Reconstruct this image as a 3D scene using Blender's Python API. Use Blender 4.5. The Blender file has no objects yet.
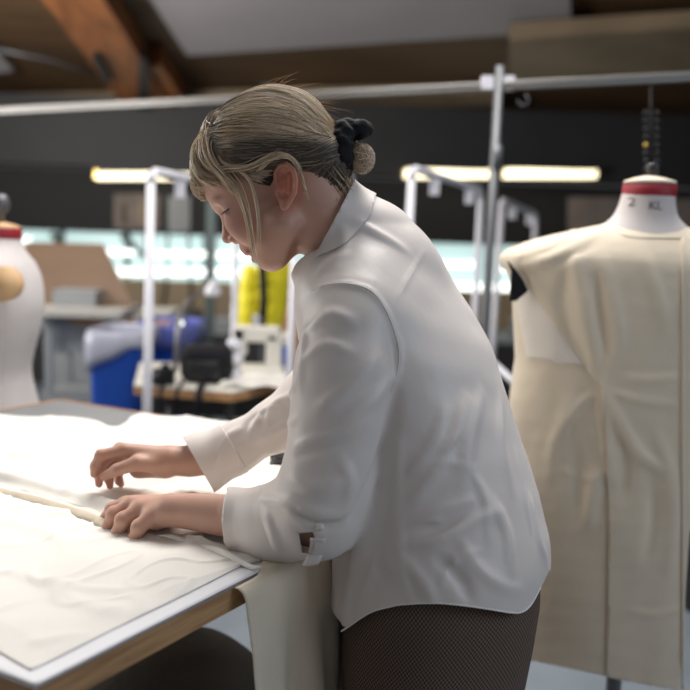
import bpy, math, random
import numpy as np
from mathutils import Matrix, Vector

# ------------------------------------------------------------------ camera
FPX = 950.0
PITCH, ROLL = math.radians(6.9), math.radians(1.9)
CAM_LOC = Vector((0, 0, 1.35))
_R = Matrix.Rotation(math.radians(90) - PITCH, 3, 'X') @ Matrix.Rotation(ROLL, 3, 'Z')
sc = bpy.context.scene
C = sc.collection
cd = bpy.data.cameras.new('camera'); cam = bpy.data.objects.new('camera', cd); C.objects.link(cam)
cam.matrix_world = Matrix.Translation(CAM_LOC) @ _R.to_4x4()
cd.sensor_width = 36; cd.lens = FPX / 690 * 36; cd.clip_start = .05
cd.dof.use_dof = True; cd.dof.focus_distance = 1.33; cd.dof.aperture_fstop = 2.7; cd.dof.aperture_blades = 8
sc.camera = cam
sc.view_settings.view_transform = 'Standard'; sc.view_settings.look = 'None'
sc.view_settings.gamma = 1; sc.view_settings.use_curve_mapping = False
sc.view_settings.exposure = 0.34

# ------------------------------------------------------------------ world, assumed daylight and added fill lamps
w = bpy.data.worlds.new('world'); sc.world = w; w.use_nodes = True
w.node_tree.nodes['Background'].inputs[0].default_value = (.95, .93, .95, 1)
w.node_tree.nodes['Background'].inputs[1].default_value = .13

def area(name, loc, target, sx, sy, power, col):
    l = bpy.data.lights.new(name, 'AREA'); l.shape = 'RECTANGLE'; l.size = sx; l.size_y = sy
    l.energy = power; l.color = col
    o = bpy.data.objects.new(name, l); C.objects.link(o); o.location = loc
    o.rotation_euler = (Vector(target) - Vector(loc)).to_track_quat('-Z', 'Y').to_euler()
    return o
area('assumed_overhead_daylight', (.15, 2.5, 3.2), (.05, 1.6, 1.1), 1.8, 1.4, 78, (1.0, .96, .92))  # assumed overhead key light, no skylight opening is modelled
area('assumed_side_daylight', (-3.2, 2.5, 1.95), (0, 1.4, 1.1), 2.4, 1.3, 37, (1.0, .97, .94))  # assumed daylight from the left
area('assumed_cool_fill', (2.6, .5, 2.1), (.5, 1.6, 1.0), 1.6, 1.4, 18, (.74, .85, 1.0))  # added cool fill for her lower back, source assumed, no window built
area('ceiling_fill', (-3.3, 4.4, 2.0), (0, 7.2, 3.8), 2.2, 1.0, 120, (1.0, .95, .90))  # added fill lamp aimed upward to brighten the ceiling, no real opening
area('workroom_fill', (-1.3, 5.6, 2.7), (-1.2, 5.4, 0), 2.0, 1.2, 17, (1.0, .96, .90))  # added fill lamp that lifts the left background, no real skylight

# ------------------------------------------------------------------ geometry helpers
Rn = np.array(_R)
CL = np.array(CAM_LOC)
def P(px, py, Y):
    """point at distance Y in front of the camera that lies on the sight line (px, py)"""
    px = np.asarray(px, float); py = np.asarray(py, float); Y = np.asarray(Y, float)
    d = np.stack(np.broadcast_arrays((px - 345) / FPX, (345 - py) / FPX, -1.0 + 0 * px), -1) @ Rn.T
    return CL + d * (Y / d[..., 1])[..., None]
def PZ(px, py, z):
    d = np.array([(px - 345) / FPX, (345 - py) / FPX, -1.0]) @ Rn.T
    return CL + d * ((z - CL[2]) / d[2])

def smin(a, b, k):
    h = np.maximum(k - np.abs(a - b), 0) / k
    return np.minimum(a, b) - h * h * k * .25
def smax(a, b, k): return -smin(-a, -b, k)
def rcone(p, a, b, ra, rb):
    a = np.asarray(a, float); b = np.asarray(b, float)
    ab = b - a; t = np.clip(((p - a) @ ab) / max(ab @ ab, 1e-12), 0, 1)
    return np.linalg.norm(p - (a + t[:, None] * ab), axis=1) - (ra + (rb - ra) * t)
def chain(p, pts, rr, k=0.0):
    d = None
    for i in range(len(pts) - 1):
        e = rcone(p, pts[i], pts[i + 1], rr[i], rr[i + 1])
        d = e if d is None else (smin(d, e, k) if k else np.minimum(d, e))
    return d
def ell(p, c, r, R=None):
    q = p - np.asarray(c, float)
    if R is not None: q = q @ R.T
    r = np.asarray(r, float)
    k0 = np.linalg.norm(q / r, axis=1); k1 = np.linalg.norm(q / (r * r), axis=1)
    return k0 * (k0 - 1) / np.maximum(k1, 1e-9)
def lin(x, xs, ys): return np.interp(x, xs, ys)

def surface(f, lo, hi, h, margin=1.6):
    """mesh of the zero set of f by surface nets on a block-sparse grid"""
    lo = np.asarray(lo, float); hi = np.asarray(hi, float); B = 8
    nb = np.ceil((hi - lo) / (h * B)).astype(int); n = nb * B
    V = np.ones(tuple(n), np.float32)
    bi = np.stack(np.meshgrid(*[np.arange(k) for k in nb], indexing='ij'), -1).reshape(-1, 3)
    cen = lo + (bi * B + (B - 1) / 2) * h
    d = np.concatenate([f(c) for c in np.array_split(cen, max(1, len(cen) // 60000))])
    V4 = V.reshape(nb[0], B, nb[1], B, nb[2], B)
    sg = np.where(d < 0, -1, 1).astype(np.float32)
    V4[...] = sg.reshape(tuple(nb))[:, None, :, None, :, None]
    near = bi[np.abs(d) < h * B * .87 * margin]
    off = np.stack(np.meshgrid(*[np.arange(B)] * 3, indexing='ij'), -1).reshape(-1, 3)
    for ch in np.array_split(near, max(1, len(near) // 300)):
        if not len(ch): continue
        idx = (ch[:, None, :] * B + off[None]).reshape(-1, 3)
        V[idx[:, 0], idx[:, 1], idx[:, 2]] = f(lo + idx * h)
    S = V < 0
    s8 = np.zeros(tuple(n - 1), np.int8)
    corners = [(i, j, k) for i in (0, 1) for j in (0, 1) for k in (0, 1)]
    def sh(A, c): return A[c[0]:A.shape[0] - 1 + c[0], c[1]:A.shape[1] - 1 + c[1], c[2]:A.shape[2] - 1 + c[2]]
    for c in corners: s8 += sh(S, c)
    cells = np.argwhere((s8 > 0) & (s8 < 8))
    cid = -np.ones(tuple(n - 1), np.int64); cid[cells[:, 0], cells[:, 1], cells[:, 2]] = np.arange(len(cells))
    acc = np.zeros((len(cells), 3)); cnt = np.zeros(len(cells))
    val = [V[cells[:, 0] + c[0], cells[:, 1] + c[1], cells[:, 2] + c[2]].astype(float) for c in corners]
    for i, a in enumerate(corners):
        for j in range(i + 1, 8):
            b = corners[j]
            if sum(abs(a[t] - b[t]) for t in range(3)) != 1: continue
            va, vb = val[i], val[j]; m = (va < 0) != (vb < 0)
            t = np.where(m, va / np.where(m, va - vb, 1), 0)
            pt = np.array(a)[None] + t[:, None] * (np.array(b) - np.array(a))[None]
            acc[m] += pt[m]; cnt[m] += 1
    verts = lo + (cells + acc / cnt[:, None]) * h
    quads = []
    for ax in range(3):
        u, v = [(1, 2), (2, 0), (0, 1)][ax]
        s0 = [slice(0, -1)] * 3; s1 = [slice(0, -1)] * 3
        s1[ax] = slice(1, None)
        A = S[tuple(slice(0, -1) for _ in range(3))]
        sl = [slice(0, n[0] - 1), slice(0, n[1] - 1), slice(0, n[2] - 1)]; sl[ax] = slice(1, n[ax])
        Bq = S[tuple(sl)]
        e = np.argwhere(A != Bq)
        e = e[(e[:, u] > 0) & (e[:, v] > 0)]
        du = np.zeros(3, int); du[u] = 1; dv = np.zeros(3, int); dv[v] = 1
        q = [cid[tuple((e - o).T)] for o in (du * 0, du, du + dv, dv)]
        q = np.stack(q, 1); fl = A[tuple(e.T)]
        q = np.where(fl[:, None], q, q[:, ::-1]); quads.append(q)
    quads = np.concatenate(quads); quads = quads[(quads >= 0).all(1)]
    return verts, quads

def clip(V, F, g):
    """keep the part of the mesh where g > 0, with clean cut edges"""
    F = np.asarray(F)
    T = np.concatenate([F[:, [0, 1, 2]], F[:, [0, 2, 3]]]) if F.shape[1] == 4 else F
    if F.shape[1] == 4:
        keepq = (g[F] > 0).all(1); keep = F[keepq]
        R = F[~keepq & (g[F] > 0).any(1)]
        T = np.concatenate([R[:, [0, 1, 2]], R[:, [0, 2, 3]]])
        faces = [tuple(q) for q in keep]
    else:
        k = (g[F] > 0).all(1); faces = [tuple(q) for q in F[k]]; T = F[~k & (g[F] > 0).any(1)]
    V = list(map(tuple, V)); cache = {}
    def cut(i, j):
        key = (min(i, j), max(i, j))
        if key not in cache:
            a, b = np.array(V[key[0]]), np.array(V[key[1]]); ga, gb = g[key[0]], g[key[1]]
            t = ga / (ga - gb); cache[key] = len(V); V.append(tuple(a + (b - a) * t))
        return cache[key]
    for t in T:
        pos = [g[i] > 0 for i in t]; out = []
        for a in range(3):
            i, j = t[a], t[(a + 1) % 3]
            if g[i] > 0: out.append(int(i))
            if (g[i] > 0) != (g[j] > 0): out.append(cut(int(i), int(j)))
        if len(out) >= 3: faces.append(tuple(out))
    used = sorted({i for f in faces for i in f}); mp = {o: n for n, o in enumerate(used)}
    return np.array([V[i] for i in used]), [tuple(mp[i] for i in f) for f in faces]

def link(name, V, F, mat, parent=None, smooth=True, cols=None):
    me = bpy.data.meshes.new(name)
    me.from_pydata([tuple(map(float, v)) for v in V], [], [tuple(map(int, f)) for f in F]); me.update()
    o = bpy.data.objects.new(name, me); C.objects.link(o)
    me.materials.append(mat)
    me.polygons.foreach_set('use_smooth', [smooth] * len(me.polygons))
    if cols is not None:
        at = me.color_attributes.new('col', 'FLOAT_COLOR', 'POINT')
        at.data.foreach_set('color', np.concatenate([cols, np.ones((len(cols), 1))], 1).astype(np.float32).ravel())
    if parent: adopt(o, parent)
    return o
def adopt(o, parent):
    o.parent = parent
    p = parent; loc = Vector((0, 0, 0)); 
    M = Matrix.Identity(4); chain_ = []
    while p: chain_.append(p); p = p.parent
    W = Matrix.Identity(4)
    for q in reversed(chain_): W = W @ Matrix.LocRotScale(q.location, q.rotation_euler, q.scale)
    o.location = W.inverted() @ o.location if o.type == 'EMPTY' else o.location - W.to_translation()
def thing(name, loc, label, cat, group=None):
    o = bpy.data.objects.new(name, None); C.objects.link(o); o.location = loc
    o.empty_display_size = .05
    return tag(o, label, cat, group)
def tag(o, label, cat, group=None, kind=None):
    o['label'] = label; o['category'] = cat
    if group: o['group'] = group
    if kind: o['kind'] = kind
    return o
def struct(o): o['kind'] = 'structure'; return o
def joinm(parts):
    V = []; F = []; n = 0
    for v, f in parts:
        V.append(np.asarray(v)); F += [tuple(int(i) + n for i in q) for q in f]; n += len(v)
    return np.concatenate(V), F
def solid(o, t, off=-1):
    m = o.modifiers.new('thickness', 'SOLIDIFY'); m.thickness = t; m.offset = off; return o
def bev(o, wd=.003, seg=2):
    m = o.modifiers.new('bevel', 'BEVEL'); m.width = wd; m.segments = seg; m.limit_method = 'ANGLE'; return o

def box(c, s, R=None):
    x, y, z = np.array(s) / 2
    v = np.array([[a, b, d] for d in (-z, z) for a, b in ((-x, -y), (x, -y), (x, y), (-x, y))], float)
    if R is not None: v = v @ np.asarray(R).T
    return v + np.array(c), [(3, 2, 1, 0), (4, 5, 6, 7), (0, 1, 5, 4), (1, 2, 6, 5), (2, 3, 7, 6), (3, 0, 4, 7)]
def rotz(a): c, s = math.cos(a), math.sin(a); return np.array([[c, -s, 0], [s, c, 0], [0, 0, 1]])
def tube(pts, r, n=10, cap=True):
    pts = np.asarray(pts, float); m = len(pts); r = np.broadcast_to(r, (m,))
    V = []; up = None
    for i in range(m):
        t = pts[min(i + 1, m - 1)] - pts[max(i - 1, 0)]; t /= np.linalg.norm(t) + 1e-12
        if up is None: up = np.cross(t, (0, 0, 1)) if abs(t[2]) < .9 else np.cross(t, (1, 0, 0))
        up = up - t * (up @ t); up /= np.linalg.norm(up) + 1e-12
        s = np.cross(t, up)
        for k in range(n):
            a = 2 * math.pi * k / n; V.append(pts[i] + r[i] * (math.cos(a) * up + math.sin(a) * s))
    F = [(i * n + k, i * n + (k + 1) % n, (i + 1) * n + (k + 1) % n, (i + 1) * n + k) for i in range(m - 1) for k in range(n)]
    if cap: F += [tuple(range(n - 1, -1, -1)), tuple((m - 1) * n + k for k in range(n))]
    return np.array(V), F
def lathe(prof, c=(0, 0, 0), n=40, sx=1, sy=1, a0=0):
    V = [];
    for r, z in prof:
        for k in range(n):
            a = 2 * math.pi * k / n + a0; V.append((c[0] + r * sx * math.cos(a), c[1] + r * sy * math.sin(a), c[2] + z))
    m = len(prof)
    F = [(i * n + k, i * n + (k + 1) % n, (i + 1) * n + (k + 1) % n, (i + 1) * n + k) for i in range(m - 1) for k in range(n)]
    F += [tuple(range(n - 1, -1, -1)), tuple((m - 1) * n + k for k in range(n))]
    return np.array(V), F
def prism(poly, d):
    """extrude a 3D polygon by vector d"""
    p = np.asarray(poly, float); n = len(p); q = p + np.asarray(d, float)
    return np.concatenate([p, q]), [tuple(range(n)), tuple(range(2 * n - 1, n - 1, -1))] + [(i, n + i, n + (i + 1) % n, (i + 1) % n) for i in range(n)]
def grid(fn, nu, nv):
    V = [fn(i / (nu - 1), j / (nv - 1)) for i in range(nu) for j in range(nv)]
    F = [(i * nv + j, (i + 1) * nv + j, (i + 1) * nv + j + 1, i * nv + j + 1) for i in range(nu - 1) for j in range(nv - 1)]
    return np.array(V), F
def polyat(pts, t):
    pts = np.asarray(pts, float); L = np.r_[0, np.cumsum(np.linalg.norm(np.diff(pts, axis=0), axis=1))]
    return np.array([np.interp(t * L[-1], L, pts[:, k]) for k in range(pts.shape[1])]).T
def smoothpoly(pts, n=24):
    """Catmull-Rom through the points"""
    p = np.asarray(pts, float); p = np.vstack([2 * p[0] - p[1], p, 2 * p[-1] - p[-2]]); m = len(p) - 3
    out = []
    for k in range(n):
        t = k / (n - 1) * m; i = min(int(t), m - 1); t -= i
        a, b, c, d = p[i:i + 4]
        out.append(.5 * (2 * b + (c - a) * t + (2 * a - 5 * b + 4 * c - d) * t * t + (3 * b - a - 3 * c + d) * t ** 3))
    return np.array(out)
_rs = np.random.RandomState(5)
_nz = [(_rs.randn(3), _rs.rand() * 6.28) for _ in range(24)]
def noise(p, s, o=0, n=6):
    v = 0
    for i in range(n):
        k, ph = _nz[(i + o) % 24]; v = v + np.sin((p @ (k / np.linalg.norm(k))) * s * (1 + .35 * i) + ph + 1.3 * np.sin((p @ _nz[(i + o + 7) % 24][0]) * s * .4))
    return v / n

# ------------------------------------------------------------------ materials
def mat(name, col, rough=.6, metal=0, bump=0, bscale=60, var=0, vscale=8, col2=None, sheen=0, transl=0, emit=None, estr=1, coord='Object', stretch=(1, 1, 1), spec=.5, detail=4):
    m = bpy.data.materials.new(name); m.use_nodes = True; nt = m.node_tree; N = nt.nodes; L = nt.links
    b = N['Principled BSDF']; b.inputs['Base Color'].default_value = (*col, 1)
    b.inputs['Roughness'].default_value = rough; b.inputs['Metallic'].default_value = metal
    b.inputs['Sheen Weight'].default_value = sheen; b.inputs['Specular IOR Level'].default_value = spec
    tc = N.new('ShaderNodeTexCoord'); mp = N.new('ShaderNodeMapping'); mp.inputs['Scale'].default_value = stretch
    L.new(tc.outputs[coord], mp.inputs[0])
    if var or col2:
        n = N.new('ShaderNodeTexNoise'); n.inputs['Scale'].default_value = vscale; n.inputs['Detail'].default_value = detail
        L.new(mp.outputs[0], n.inputs['Vector'])
        mx = N.new('ShaderNodeMix'); mx.data_type = 'RGBA'
        c2 = col2 or tuple(c * (1 - var) for c in col)
        mx.inputs['A'].default_value = (*col, 1); mx.inputs['B'].default_value = (*c2, 1)
        rp = N.new('ShaderNodeMapRange'); rp.inputs[1].default_value = .35; rp.inputs[2].default_value = .65
        L.new(n.outputs['Fac'], rp.inputs[0]); L.new(rp.outputs[0], mx.inputs['Factor'])
        L.new(mx.outputs['Result'], b.inputs['Base Color'])
    if bump:
        n2 = N.new('ShaderNodeTexNoise'); n2.inputs['Scale'].default_value = bscale; n2.inputs['Detail'].default_value = 5
        L.new(mp.outputs[0], n2.inputs['Vector'])
        bp = N.new('ShaderNodeBump'); bp.inputs['Strength'].default_value = bump; bp.inputs['Distance'].default_value = .01
        L.new(n2.outputs['Fac'], bp.inputs['Height']); L.new(bp.outputs[0], b.inputs['Normal'])
    if emit:
        b.inputs['Emission Color'].default_value = (*emit, 1); b.inputs['Emission Strength'].default_value = estr
    if transl:
        t = N.new('ShaderNodeBsdfTranslucent'); t.inputs[0].default_value = (*col, 1)
        ms = N.new('ShaderNodeMixShader'); ms.inputs[0].default_value = transl
        L.new(b.outputs[0], ms.inputs[1]); L.new(t.outputs[0], ms.inputs[2]); L.new(ms.outputs[0], N['Material Output'].inputs[0])
    return m
def vcol(name, rough=.5, bump=0, bscale=200, sss=0, spec=.5, tr=0):
    m = mat(name, (1, 1, 1), rough, bump=bump, bscale=bscale, spec=spec)
    N = m.node_tree.nodes; a = N.new('ShaderNodeVertexColor'); a.layer_name = 'col'
    b = N['Principled BSDF']; m.node_tree.links.new(a.outputs[0], b.inputs['Base Color'])
    if tr:
        t = N.new('ShaderNodeBsdfTranslucent'); ms = N.new('ShaderNodeMixShader'); ms.inputs[0].default_value = tr; L = m.node_tree.links
        L.new(a.outputs[0], t.inputs[0]); L.new(b.outputs[0], ms.inputs[1]); L.new(t.outputs[0], ms.inputs[2]); L.new(ms.outputs[0], N['Material Output'].inputs[0])
    if sss:
        b.inputs['Subsurface Weight'].default_value = sss; b.inputs['Subsurface Radius'].default_value = (1, .35, .2); b.inputs['Subsurface Scale'].default_value = .008
    return m

M = {}
M['muslin'] = mat('calico_cloth', (.80, .74, .63), .85, bump=.12, bscale=350, var=.05, vscale=15, sheen=.2, transl=.12)
M['muslin_bright'] = mat('bleached_calico_cloth', (.88, .85, .79), .85, bump=.10, bscale=350, var=.03, vscale=12, sheen=.2)
M['toile'] = mat('toile_cloth', (.78, .68, .53), .8, bump=.15, bscale=260, var=.06, vscale=9, sheen=.2, transl=.06)
M['toile_white'] = mat('white_toile_cloth', (.80, .74, .66), .85, bump=.15, bscale=260, var=.05, vscale=9, sheen=.2)
M['paper'] = mat('pattern_paper', (.83, .83, .86), .7, bump=.05, bscale=60)
M['shirt'] = mat('shirt_cloth', (.87, .81, .77), .42, bump=.08, bscale=45, sheen=.2, transl=.20, stretch=(1, 1, .5))
M['seam'] = mat('seam_cloth', (.86, .83, .80), .6)
M['form'] = mat('dress_form_linen', (.60, .56, .55), .75, bump=.08, bscale=300, var=.04, vscale=20)
M['red'] = mat('red_ribbon', (.26, .008, .018), .6)
M['wood'] = mat('raw_table_wood', (.50, .30, .14), .65, bump=.15, bscale=25, col2=(.34, .18, .08), vscale=9, stretch=(1, 1, 12))
M['disc_wood'] = mat('pale_disc_wood', (.68, .44, .23), .55, var=.15, vscale=20)
M['table_top'] = mat('grey_table_linoleum', (.24, .25, .26), .35, var=.15, vscale=5)
M['black'] = mat('black_cloth', (.003, .003, .006), .9, bump=.3, bscale=120)
M['blackp'] = mat('black_plastic', (.015, .015, .017), .4)
M['dark'] = mat('dark_paint', (.022, .022, .023), .6, var=.2, vscale=3)
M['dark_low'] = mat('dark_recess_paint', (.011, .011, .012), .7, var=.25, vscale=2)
M['beige'] = mat('beige_wall_paint', (.36, .28, .18), .7, var=.2, vscale=2)
M['floor'] = mat('blue_grey_floor', (.25, .29, .33), .28, bump=.05, bscale=6, var=.2, vscale=2.5)
M['ceil'] = mat('brown_ceiling_boards', (.115, .062, .026), .6, var=.35, vscale=1.2, stretch=(1, 6, 6))
M['beam'] = mat('orange_timber_beam', (.36, .13, .04), .55, bump=.1, bscale=10, var=.45, vscale=3, stretch=(6, 1, 1))
M['panel'] = mat('grey_ceiling_panel', (.36, .34, .35), .8, var=.06, vscale=2)
M['duct'] = mat('tan_boxed_board', (.27, .20, .125), .7, var=.3, vscale=2, stretch=(1, 1, 4))
M['steel'] = mat('grey_steel_tube', (.11, .115, .125), .4, metal=.3)
M['rail'] = mat('pale_track_metal', (.20, .195, .185), .4, metal=.4)
M['white'] = mat('white_enamel', (.70, .70, .76), .4)
M['cream'] = mat('cream_enamel', (.75, .73, .66), .4)
M['greym'] = mat('grey_machine_paint', (.26, .28, .29), .5, var=.1)
M['board'] = mat('tan_fibreboard', (.145, .092, .058), .6, var=.2, vscale=2)
M['blue'] = mat('blue_bin_plastic', (.006, .09, .55), .4)
M['liner'] = mat('blue_liner_film', (.16, .20, .62), .25, bump=.9, bscale=14, transl=.3)
M['linerw'] = mat('clear_liner_film', (.55, .57, .68), .25, bump=.9, bscale=14, transl=.3)
M['yellow'] = mat('yellow_cloth', (.80, .70, .015), .55, bump=.3, bscale=15)
M['orange'] = mat('orange_timber_panel', (.50, .27, .12), .6, var=.25)
M['brass'] = mat('brass', (.6, .42, .12), .3, metal=1)
M['poster'] = mat('faded_poster_paper', (.24, .20, .18), .8, var=.25, vscale=6)
M['ink'] = mat('dark_ink', (.10, .09, .10), .8)
M['teal'] = mat('teal_green_frame', (.09, .12, .12), .5)
M['tubelight'] = mat('lit_fluorescent_tube', (1, 1, 1), .5, emit=(1.0, .86, .55), estr=2.3)
M['hall_tube'] = mat('lit_hall_tube', (1, 1, 1), .5, emit=(.93, 1.0, .97), estr=1.7)
M['glazing'] = mat('daylit_frosted_glass', (.3, .4, .4), .25, emit=(.52, .70, .68), estr=.75)
M['liner_grey'] = mat('pale_grey_laminate', (.42, .41, .38), .5)
M['olive'] = mat('dark_olive_cloth', (.10, .088, .072), .85, bump=.3, bscale=60, var=.3, vscale=5)
M['skin'] = vcol('skin', .48, bump=.06, bscale=260, sss=.12, spec=.4)
M['hair'] = vcol('blonde_hair', .36, spec=.9)
M['scalp'] = vcol('hair_under_layer', .6, spec=.3)
M['lash'] = mat('dark_lashes', (.03, .018, .012), .6)
M['eye'] = mat('eye_white', (.7, .68, .66), .2)
# checked wool
m = mat('brown_checked_wool', (.1, .07, .05), .85, coord='UV'); M['tweed'] = m
N_ = m.node_tree.nodes; L_ = m.node_tree.links
ck = N_.new('ShaderNodeTexChecker'); ck.inputs['Scale'].default_value = 1; ck.inputs['Color1'].default_value = (.17, .115, .085, 1); ck.inputs['Color2'].default_value = (.035, .021, .017, 1)
mp = N_['Mapping']; mp.inputs['Scale'].default_value = (330, 290, 290)
L_.new(mp.outputs[0], ck.inputs[0]); L_.new(ck.outputs[0], N_['Principled BSDF'].inputs['Base Color'])

exec_parts = []
# ================================================================== SETTING
def plane_hit(px, py, p0, n):
    d = np.array([(px - 345) / FPX, (345 - py) / FPX, -1.0]) @ Rn.T
    p0 = np.array(p0); n = np.array(n); return CL + d * (((p0 - CL) @ n) / (d @ n))
YW = 9.0
zt = float(P(345, 108, YW)[2])
zb1 = float(P(345, 240, YW)[2]); zb0 = float(P(345, 287, YW)[2])
o = struct(link('floor', *box((0, 4.5, -.05), (14, 12, .1)), M['floor'], smooth=False))
# lower back wall, bulkhead
struct(link('wall_back', *box((0, YW + .1, zb0 / 2), (14, .2, zb0)), M['beige'], smooth=False))
zm = float(P(345, 178, YW)[2])
struct(link('trim_1', *box((0, YW + .0, (zm + .02 + zt) / 2), (14, .5, zt - zm - .02)), M['dark'], smooth=False))
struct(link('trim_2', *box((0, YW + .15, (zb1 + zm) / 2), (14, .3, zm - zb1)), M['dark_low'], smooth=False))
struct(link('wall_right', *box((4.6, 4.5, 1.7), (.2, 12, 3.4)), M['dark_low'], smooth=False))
# sloping ceiling: rises toward the viewer
slope = .177; yc0 = YW + .4; yc1 = 3.2
cv = [(-7, yc0, zt), (7, yc0, zt), (7, yc1, zt + (yc0 - yc1) * slope), (-7, yc1, zt + (yc0 - yc1) * slope)]
struct(link('ceiling', *prism(cv, (0, 0, .1)), M['ceil'], smooth=False))
cn = np.array([0, slope, 1.0]); cn /= np.linalg.norm(cn); c0 = np.array([0, yc0, zt])
def ceil_pt(px, py, drop): return plane_hit(px, py, c0 - cn * drop, cn)
# pale ceiling panels
tag(link('ceiling_panel', *prism([ceil_pt(*q, .06) for q in ((118, -50), (566, -60), (572, 31), (187, 56))], cn * .04), M['panel'], smooth=False), 'large pale grey panel hung under the brown ceiling above the woman', 'ceiling panel')
tag(link('ceiling_panel', *prism([ceil_pt(*q, .06) for q in ((-60, 20), (-20, 35), (14, 71), (-70, 84))], cn * .04), M['panel'], smooth=False), 'small pale grey ceiling panel cut off at the upper left edge', 'ceiling panel')
def beamq(name, q, dr, th, m, lab, cat='beam'):
    return tag(link(name, *prism([ceil_pt(*a, dr) for a in q], cn * th), m, smooth=False), lab, cat)
beamq('timber_beam', ((-2, -58), (66, -62), (170, 108), (125, 108)), .20, .19, M['beam'], 'orange brown timber beam slanting down across the ceiling at upper left')
beamq('timber_beam', ((148, 70), (160, 64), (190, 110), (172, 112)), .17, .16, M['beam'], 'short orange timber brace beside the dark bracket at upper left')
beamq('steel_bracket', ((92, 60), (98, 56), (112, 80), (106, 84)), .24, .07, M['dark'], 'small dark steel bracket on the left face of the slanting beam', 'bracket')
beamq('steel_bracket', ((139, 56), (148, 62), (149, 110), (137, 110)), .23, .06, M['dark'], 'dark vertical steel bracket on the right side of the slanting beam', 'bracket')
tag(link('tie_rod', *tube([ceil_pt(-5, 49, .2), ceil_pt(50, 60, .2), ceil_pt(95, 74, .2)], .014), M['steel']), 'thin grey tie rod reaching the slanting beam at upper left', 'rod')
beamq('boxed_duct', ((509, 40), (700, 27), (700, 76), (509, 80)), .21, .12, M['duct'], 'tan boxed duct panel above the rail at the upper right', 'duct')
beamq('timber_trim_board', ((0, 102), (240, 98), (480, 92), (500, 92), (500, 106), (240, 112), (0, 120)), .10, .08, M['duct'], 'tan timber board along the top of the dark bulkhead', 'board')
# glazing band
gl = link('window_1', *box((0, YW + .25, (zb0 + zb1) / 2), (14, .02, zb1 - zb0 + .02)), M['glazing'], smooth=False); struct(gl)
mull = []
for px in (62, 127, 208, 267, 351, 423, 490, 560, 640):
    q = P(px, 262, YW + .2); wd = .09 if px in (208,) else .05
    mull.append(box((q[0], YW + .2, (zb0 + zb1) / 2), (wd, .06, zb1 - zb0)))
for a, b in (((52, 233), (62, 246)), ((122, 235), (142, 256))):
    mull.append(tube([P(*a, YW + .16), P(*b, YW + .16)], .035, 6))
fr = link('window_frame', *joinm(mull), M['teal'], gl, smooth=False)
for k, (x0, x1, y) in enumerate(((95, 135, 252), (152, 207, 254), (217, 262, 255), (112, 262, 272), (425, 475, 264), (500, 560, 268), (425, 560, 287), (-20, 30, 240))):
    a, b = P(x0, y, YW + .12), P(x1, y + .6, YW + .12)
    t = tag(link('hall_light_tube', *tube([a, b], .028 if y < 270 else .036, 10), M['hall_tube']), 'lit white strip light seen through the low glazing band', 'strip light', 'strip lights seen in the glazing band')
# yellow tube lights under the bulkhead
for x0, x1, lab in ((97, 193, 'lit warm fluorescent batten at the left, behind the white rack'), (404, 492, 'lit warm fluorescent batten just left of the steel post'), (503, 596, 'lit warm fluorescent batten between the steel post and the dress form')):
    a, b = P(x0, 176 if x0 < 200 else 173.5, 8.66), P(x1, 176 if x0 < 200 else 173.5, 8.66)
    t = thing('fluorescent_batten', a, lab, 'strip light')
    link('tube', *tube([a, b], .042 if x0 > 200 else .034, 12), M['tubelight'], t)
    link('housing', *box((a + b) / 2 + np.array([0, .03, .06]), (abs(b[0] - a[0]) + .08, .12, .05)), M['dark'], t, smooth=False)
    for q in (a, b): link('end_cap', *box(q + np.array([0, 0, .015]), (.03, .06, .08)), M['brass'], t, smooth=False)
# pinned charts on the bulkhead
def card(name, x0, y0, x1, y1, Y, m, lab, cat, th=.02):
    p = [P(x0, y0, Y), P(x1, y0, Y), P(x1, y1, Y), P(x0, y1, Y)]
    return tag(link(name, *prism(p, (0, th, 0)), m, smooth=False), lab, cat)
c_ = card('wall_notice', 114, 194, 160, 229, YW - .02, M['poster'], 'pale notice panel with small coloured samples on the dark bulkhead', 'notice')
for x in (121, 139, 148):
    k = link('sample_swatch', *prism([P(x, 204, YW - .03), P(x + 5, 204, YW - .03), P(x + 5, 224, YW - .03), P(x, 224, YW - .03)], (0, .008, 0)), M['olive'] if x != 139 else M['beige'], c_, smooth=False)
card('poster', 568, 197, 632, 236, YW - .02, M['poster'], 'faded paper chart on the wall left of the dress form neck', 'poster')
card('poster', 662, 199, 720, 240, YW - .02, M['poster'], 'faded paper chart on the wall right of the dress form neck', 'poster')
card('picture', 168, 196, 190, 232, YW - .02, M['greym'], 'dim grey picture on the bulkhead right of the notice', 'picture')

# overhead rail and steel post
ra, rb, rm = P(-40, 111, 4.1), P(760, 71, 2.75), P(497, 84, 3.1)
t = thing('overhead_rail', ra, 'long pale metal rail running across the room above head height', 'rail')
for dz, r in ((0, .009), (-.014, .007)):
    link('rail_tube', *tube([ra + np.array([0, 0, dz]), rb + np.array([0, 0, dz])], r, 10), M['rail'], t)
q = rm
for px in (487, 508): link('rail_clamp', *box(P(px, 83.5, 3.10), (.035, .05, .042)), M['white'], t, smooth=False)
q = P(523, 100, 3.07); link('hook', *tube([q + np.array([math.cos(a) * .017, 0, math.sin(a) * .017]) for a in np.linspace(-3.1, 1.2, 10)], .004, 8), M['steel'], t)
link('rail_fitting', *box(P(266, 92, 3.55), (.04, .05, .06)), M['dark'], t, smooth=False)
pb = P(478, 420, 3.08); pb = np.array([P(483, 330, 3.08)[0], 3.08, 0])
t = thing('steel_post', pb, 'slim grey steel post clamped to the overhead rail right of the woman', 'post')
top = P(500, 66, 3.08)
link('post_tube', *tube([pb, [top[0], 3.08, top[2]]], .0145, 12), M['steel'], t)
link('base_plate', *lathe([(.09, 0), (.09, .01), (.02, .02), (.015, .04)], pb, 24), M['steel'], t)
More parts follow.
